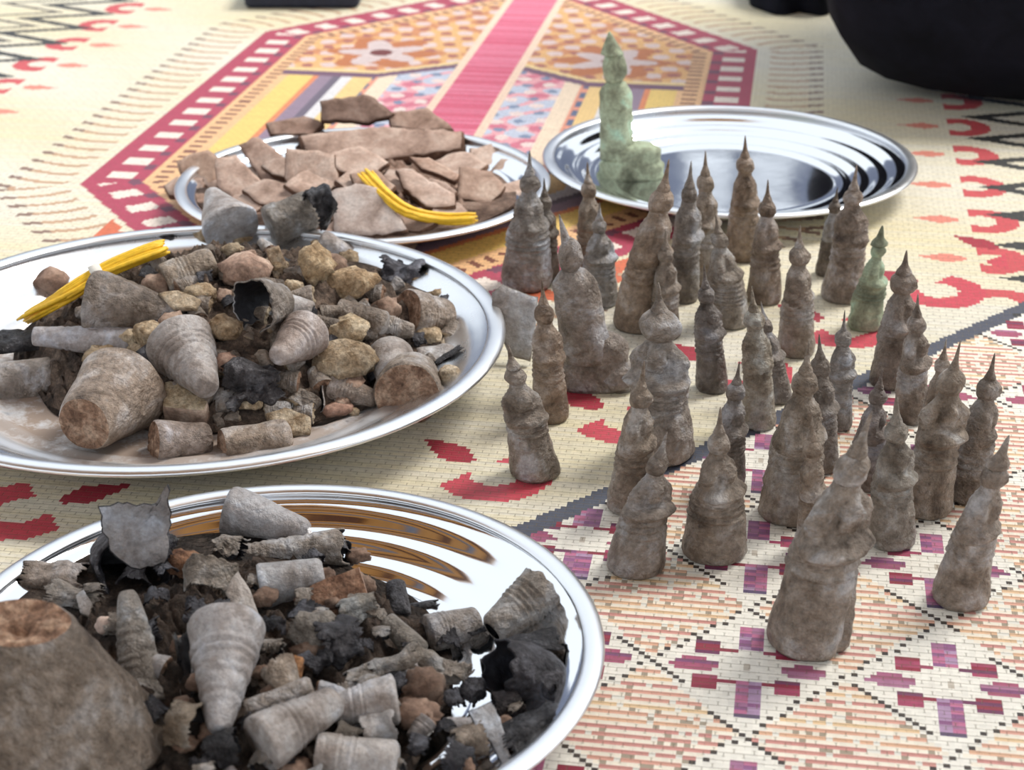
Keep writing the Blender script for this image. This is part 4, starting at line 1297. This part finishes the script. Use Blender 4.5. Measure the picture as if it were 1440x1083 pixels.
FRL = {'grey': ['torn grey lead scrap wedged in the heap on the shiny tray', M_LEAD, 'lead_scrap', 'scrap'], 'dark': ['torn black lead scrap wedged in the heap on the shiny tray', M_DARK, 'lead_scrap', 'scrap'],
       'pale': ['pale cone tip wedged in the heap on the shiny tray', M_PALE, 'cone_tip', 'fragment'], 'brown': ['brown clay chip wedged in the heap on the shiny tray', M_BROWN, 'clay_chip', 'chip']}
spots = []
for i in range(900):
    x, y = rnd.uniform(20, 790), rnd.uniform(765, 1090)
    if ((x - 370) / 400) ** 2 + ((y - 970) / 205) ** 2 > 1 or (x > 520 and y < 880) or (x > 660 and y < 950) or (x < 230 and y > 880):
        continue
    if all(math.hypot(x - a, (y - b) * 1.25) > 31 for a, b in spots):
        spots.append((x, y))
for i, (x, y) in enumerate(spots):
    s = rnd.uniform(17, 32)
    k = rnd.choice(['grey', 'grey', 'grey', 'dark', 'dark', 'dark', 'pale', 'brown'])
    lab, m_, nm, ct = FRL[k]
    g_ = 'small pieces wedged in the heap on the shiny tray'
    v = rnd.uniform(.75, 1.1)
    lab = beside(t, x, y, lab.split(' wedged')[0])
    a = rnd.uniform(0, 6.28)
    e = (x + math.cos(a) * s * 1.9, y + math.sin(a) * s * 1.2)
    if k == 'brown':
        lump(t, x, y, s * .8, s * .55, lab, m_, (v * .78, v * .72, v * .66), 500 + i, lift=0, kind=nm, cat=ct, group=g_, rough=2.2, facets=12)
    elif k == 'pale':
        cone(t, (x, y), e, s * .7, s * .45, lab, m_, (v, v, v * 1.02), rings=rnd.choice([2, 3]), seed=500 + i, ero=1.2, lift=.0, kind=nm, cat=ct, group=g_, end0=M_CORE)
    else:
        torn(t, (x, y), e, s * .9, s * .7, lab, rnd.uniform(120, 250), rnd.uniform(40, 140), m_, seed=500 + i, crumple=1.2, rag=.5, lift=.002, kind=nm, cat=ct, group=g_, col=(v, v * .98, v * .96) if k == 'grey' else (1.4, 1.4, 1.45))

# ---------------- the tray of sherds
bed(T_BL, 'brown crumbs under the stacked sherds', M_BROWN, low=.014, seed=14, col=(.8, .74, .7))
t = T_BL
GS = 'flat sherds on the sherd tray'
SH = [
 ([(450, 140), (520, 132), (556, 160), (520, 172), (452, 168)], 'dark brown thick sherd standing at the back of the stack', (.62, .54, .5), 14, (0, -.8, .6), .014),
 ([(372, 172), (430, 162), (456, 172), (440, 190), (380, 188)], 'long dark brown sherd lying left of the standing thick one', (.6, .5, .45), 12, (0, -.5, .87), .010),
 ([(545, 158), (600, 152), (640, 180), (600, 184), (550, 178)], 'rounded brown sherd at the back right of the stack', (.72, .62, .56), 14, (0, -.5, .87), .012),
 ([(336, 202), (362, 190), (412, 232), (408, 262), (380, 270), (352, 232)], 'tall brown sherd leaning on the left of the stack', (.86, .77, .72), 12, (-.2, -.6, .77), .006),
 ([(400, 206), (470, 215), (478, 262), (420, 276), (400, 250)], 'square pale brown sherd facing out at the front of the stack', (.98, .91, .86), 12, (0, -.75, .66), .010),
 ([(302, 222), (332, 216), (386, 272), (380, 296), (330, 282), (304, 262)], 'large pale brown sherd tilted against the left tray wall', (1.0, .92, .87), 13, (-.1, -.6, .8), .004),
 ([(246, 226), (292, 208), (306, 222), (304, 262), (276, 276), (258, 258)], 'brown curved sherd on the left tray rim', (.78, .68, .6), 16, (-.2, -.6, .77), .010),
 ([(556, 236), (588, 244), (640, 272), (640, 290), (600, 292), (566, 262)], 'pale pointed sherd above the yellow tapers', (1.05, 1.0, .97), 13, (0, -.5, .87), .002),
 ([(574, 220), (604, 222), (648, 246), (640, 256), (592, 236)], 'narrow pinkish sherd above the pale pointed one', (.9, .78, .7), 9, (0, -.5, .87), .008),
 ([(646, 232), (690, 240), (712, 262), (690, 286), (644, 280)], 'rounded brown sherd at the right of the stack', (.84, .75, .68), 12, (.1, -.5, .87), .004),
 ([(660, 208), (700, 200), (738, 238), (700, 252), (662, 238)], 'pale flat sherd at the far right of the sherd tray', (1.05, 1.0, .96), 9, (.1, -.4, .9), .001),
 ([(684, 262), (736, 250), (738, 288), (690, 304)], 'pale flat sherd lying against the right tray wall', (1.02, .95, .9), 9, (.1, -.4, .9), .001),
 ([(462, 268), (500, 256), (530, 262), (576, 322), (540, 332), (470, 330)], 'large grey sherd in front of the stack next to the tapers', (.92, .96, 1.0), 12, (-.05, -.6, .8), .006),
 ([(490, 244), (530, 236), (556, 262), (530, 282), (500, 264)], 'small brown sherd under the tapers', (.7, .6, .54), 10, (0, -.5, .87), .003),
 ([(418, 190), (520, 178), (600, 180), (654, 184), (652, 208), (560, 222), (474, 236), (426, 208)], 'long thick brown sherd laid across the top of the stack', (.86, .78, .73), 18, (0, -.45, .89), .020),
]
for i, (ol, lab, c, th, n, lf) in enumerate(SH):
    slab(t, ol, lab, M_SHERD, M_EDGE, n=n, thick=th, col=c, seed=400 + i, lift=lf, group=GS, curve=.3, jit=.8)
rnd = random.Random(33)
spots = []
for i in range(500):
    x, y = rnd.uniform(255, 735), rnd.uniform(195, 322)
    if ((x - 500) / 245) ** 2 + ((y - 262) / 62) ** 2 > 1:
        continue
    if all(math.hypot(x - a, (y - b) * 2.2) > 52 for a, b in spots):
        spots.append((x, y))
for i, (x, y) in enumerate(spots):
    s = rnd.uniform(26, 44)
    ol = []
    for k in range(6):
        a = 6.2832 * (k + rnd.uniform(-.3, .3)) / 6
        ol.append((x + math.cos(a) * s * rnd.uniform(.8, 1.15), y + math.sin(a) * s * .5 * rnd.uniform(.8, 1.15)))
    v = rnd.uniform(.75, 1.0)
    slab(t, ol, beside(t, x, y, 'small flat brown sherd'), M_SHERD, M_EDGE, n=(rnd.uniform(-.2, .2), rnd.uniform(-.5, -.2), .88), thick=9, col=(v, v * .93, v * .88), seed=450 + i, lift=-.003, group='low sherds in the stack', jit=.8)
bundle(t, [(512, 242), (540, 272), (575, 298), (625, 308), (672, 306)], 20, 'loose yellow wax tapers lying across the sherd tray', 20, seed=8, lift=.008, mono=.0014)

# ---------------- loose sherd between the big tray and the figurines
Tm = Tray(); Tm.c = Vector((0, 0.95, 0)); Tm.R = 5; Tm.H = 0; Tm.floor = 0.0; Tm.bumps = ()
def ground_slab(ol, label, base, **kw):
    g = at_z(*base)
    return slab(Tm, ol, label, pos=g, **kw)
ground_slab([(692, 412), (706, 400), (756, 418), (752, 470), (745, 508), (716, 500), (690, 440)], 'grey flat sherd leaning on the rim of the large tray', (726, 512),
            mat=M_PALE, edge=M_LEAD, n=(-.1, -.86, .5), thick=10, col=(.98, .99, 1.0), seed=501, kind='lead_sherd', lift=.012)
lump(Tm, 868, 520, 26, 26, 'pierced rounded foot fragment beside the broken seated figurine', M_LEAD, (1.05, 1.03, 1.05), 502, kind='foot_fragment', cat='fragment', lift=.75, facets=5, pos=at_z(868, 545))

# ------------------------------------------------------------------ the person in dark clothes, and the dark things at the far edge
def person():
    kn = at_z(1238, 182, 0.0)
    hip = Vector((kn.x + .34, kn.y + .46, .175))
    J = [  # position, radius, parent
        (hip, .17, -1),
        (hip + Vector((0, .03, .22)), .15, 0), (hip + Vector((0, .02, .40)), .165, 1), (hip + Vector((0, 0, .50)), .065, 2), (hip + Vector((0, -.02, .58)), .06, 3),
        (hip + Vector((-.12, -.10, .0)), .13, 0), (Vector((kn.x + .02, kn.y + .11, .118)), .128, 5), (Vector((kn.x + .16, kn.y + .08, .105)), .112, 6), (Vector((kn.x + .42, kn.y + .11, .075)), .07, 7),
        (hip + Vector((.12, -.08, .0)), .12, 0), (Vector((hip.x + .36, kn.y + .16, .115)), .11, 9), (Vector((hip.x + .24, kn.y + .14, .08)), .08, 10), (Vector((hip.x + .0, kn.y + .20, .055)), .055, 11),
        (hip + Vector((-.18, 0, .40)), .07, 2), (hip + Vector((-.25, -.06, .20)), .05, 13), (hip + Vector((-.16, -.24, .16)), .036, 14),
        (hip + Vector((.18, 0, .40)), .07, 2), (hip + Vector((.25, -.06, .20)), .05, 16), (hip + Vector((.16, -.24, .16)), .036, 17),
    ]
    o0 = Vector((hip.x, hip.y, 0))
    me = bpy.data.meshes.new('person')
    me.from_pydata([tuple(p - o0) for p, r, q in J], [(q, i) for i, (p, r, q) in enumerate(J) if q >= 0], [])
    ob = bpy.data.objects.new('person', me)
    COL.objects.link(ob)
    ob.location = o0
    sk = ob.modifiers.new('skin', 'SKIN')
    for i, (p, r, q) in enumerate(J):
        me.skin_vertices[0].data[i].radius = (r, r)
        me.skin_vertices[0].data[i].use_root = (i == 0)
    sk.use_smooth_shade = True
    ss = ob.modifiers.new('sub', 'SUBSURF'); ss.levels = 2; ss.render_levels = 2
    me.materials.append(M_NAVY)
    tag(ob, 'person in dark navy clothes sitting cross-legged beyond the nearly empty tray', 'person')
    # head, hair and hands are out of the frame but belong to the figure
    hc = hip + Vector((0, -.03, .68)) - o0
    bm = bmesh.new(); bmesh.ops.create_uvsphere(bm, u_segments=24, v_segments=18, radius=1)
    for v in bm.verts:
        d = v.co.copy()
        k = 1 + .16 * gauss(d.x, .14) * gauss(d.z + .12, .2) * (1 if d.y < 0 else 0) - .06 * gauss(abs(d.x) - .4, .15) * gauss(d.z - .05, .12) * (1 if d.y < 0 else 0)
        k *= 1 - .18 * max(0, -d.z - .3)
        v.co = Vector((d.x * .076, d.y * .095, d.z * .118)) * k + hc
    m2 = bpy.data.meshes.new('head'); bm.to_mesh(m2); bm.free(); m2.materials.append(M_SKIN)
    h = bpy.data.objects.new('head', m2); COL.objects.link(h); h.parent = ob
    bm = bmesh.new(); bmesh.ops.create_uvsphere(bm, u_segments=24, v_segments=14, radius=1)
    bmesh.ops.delete(bm, geom=[v for v in bm.verts if v.co.z < -.25 or (v.co.y < -.45 and v.co.z < .45)], context='VERTS')
    for v in bm.verts:
        v.co = Vector((v.co.x * .084, v.co.y * .103 + .004, v.co.z * .124 + .006)) + hc
    m3 = bpy.data.meshes.new('hair'); bm.to_mesh(m3); bm.free(); m3.materials.append(M_HAIR)
    hh = bpy.data.objects.new('hair', m3); COL.objects.link(hh); hh.parent = ob
    for s in (-1, 1):
        w = hip + Vector((s * .16, -.24, .16)) - o0
        V, Fc = [], []
        def tube(pts, rad):
            rs = []
            for i, p in enumerate(pts):
                q = pts[min(i + 1, len(pts) - 1)] - pts[max(i - 1, 0)]
                a, x, y = frame(q)
                rs.append([p + (x * math.cos(b) + y * math.sin(b)) * rad[i] for b in [6.2832 * k / 10 for k in range(10)]])
            v, f = loft(rs)
            b0 = len(V); V.extend(v); Fc.extend(tuple(i + b0 for i in q) for q in f)
        tube([w, w + Vector((-s * .02, -.03, -.002)), w + Vector((-s * .04, -.08, -.012))], [.026, .036, .030])
        for k, ln in enumerate((.055, .068, .072, .064)):
            st = w + Vector((-s * .04 + (k - 1.5) * .019, -.07, -.012))
            tube([st, st + Vector((0, -ln * .5, .002)), st + Vector((0, -ln, -.022))], [.0095, .009, .007])
        st = w + Vector((-s * .045, -.03, -.004))
        tube([st, st + Vector((-s * .03, -.025, -.004)), st + Vector((-s * .04, -.055, -.012))], [.012, .0105, .008])
        put('hand', V, Fc, M_SKIN, ob)
person()
def cloth_heap():
    g = at_z(1120, 22)
    rs = []
    for i in range(15):
        q = i / 14
        k = math.sqrt(max(0, 1 - q ** 2.2)) + .01
        ring = []
        for j in range(40):
            a = 6.2832 * j / 40
            f = 1 + .10 * math.sin(5 * a + 3 * q) * (1 - q) + .06 * math.sin(9 * a)
            ring.append((math.cos(a) * .055 * k * f, math.sin(a) * .10 * k * f, q * .075 + .004 * math.sin(4 * a + q * 5) * q))
        rs.append(ring)
    V, Fc = loft(rs)
    o = put('folded_cloth', V, Fc, M_NAVY)
    o.location = (g.x + .005, g.y + .10, 0)
    tag(o, 'dark navy cloth heap lying on the mat beside the seated person', 'cloth')
cloth_heap()
def case():
    a, b = at_z(343, 12), at_z(505, 12)
    root = thing('dark_case', ((a.x + b.x) / 2, a.y + .11, 0), 'flat dark navy case lying at the far edge of the medallion', 'case')
    w, d, h = (b.x - a.x) / 2, .11, .032
    def rbox(x, y, z0, z1, r):
        rs = []
        for z, k in ((z0, -r * .4), (z0 + r * .4, 0), (z1 - r * .4, 0), (z1, -r * .5)):
            ring = []
            for (cx, cy, s) in ((x - r, y - r, 0), (-x + r, y - r, 1), (-x + r, -y + r, 2), (x - r, -y + r, 3)):
                for q in range(5):
                    an = math.pi / 2 * (s + q / 4)
                    ring.append((cx + math.cos(an) * (r + k), cy + math.sin(an) * (r + k), z))
            rs.append(ring)
        return loft(rs)
    V, Fc = rbox(w, d, 0, h * .62, .008)
    put('case_body', V, Fc, M_NAVY2, root, smooth=False)
    V, Fc = rbox(w * .99, d * .99, h * .63, h, .008)
    put('lid', V, Fc, M_NAVY, root, smooth=False)
case()
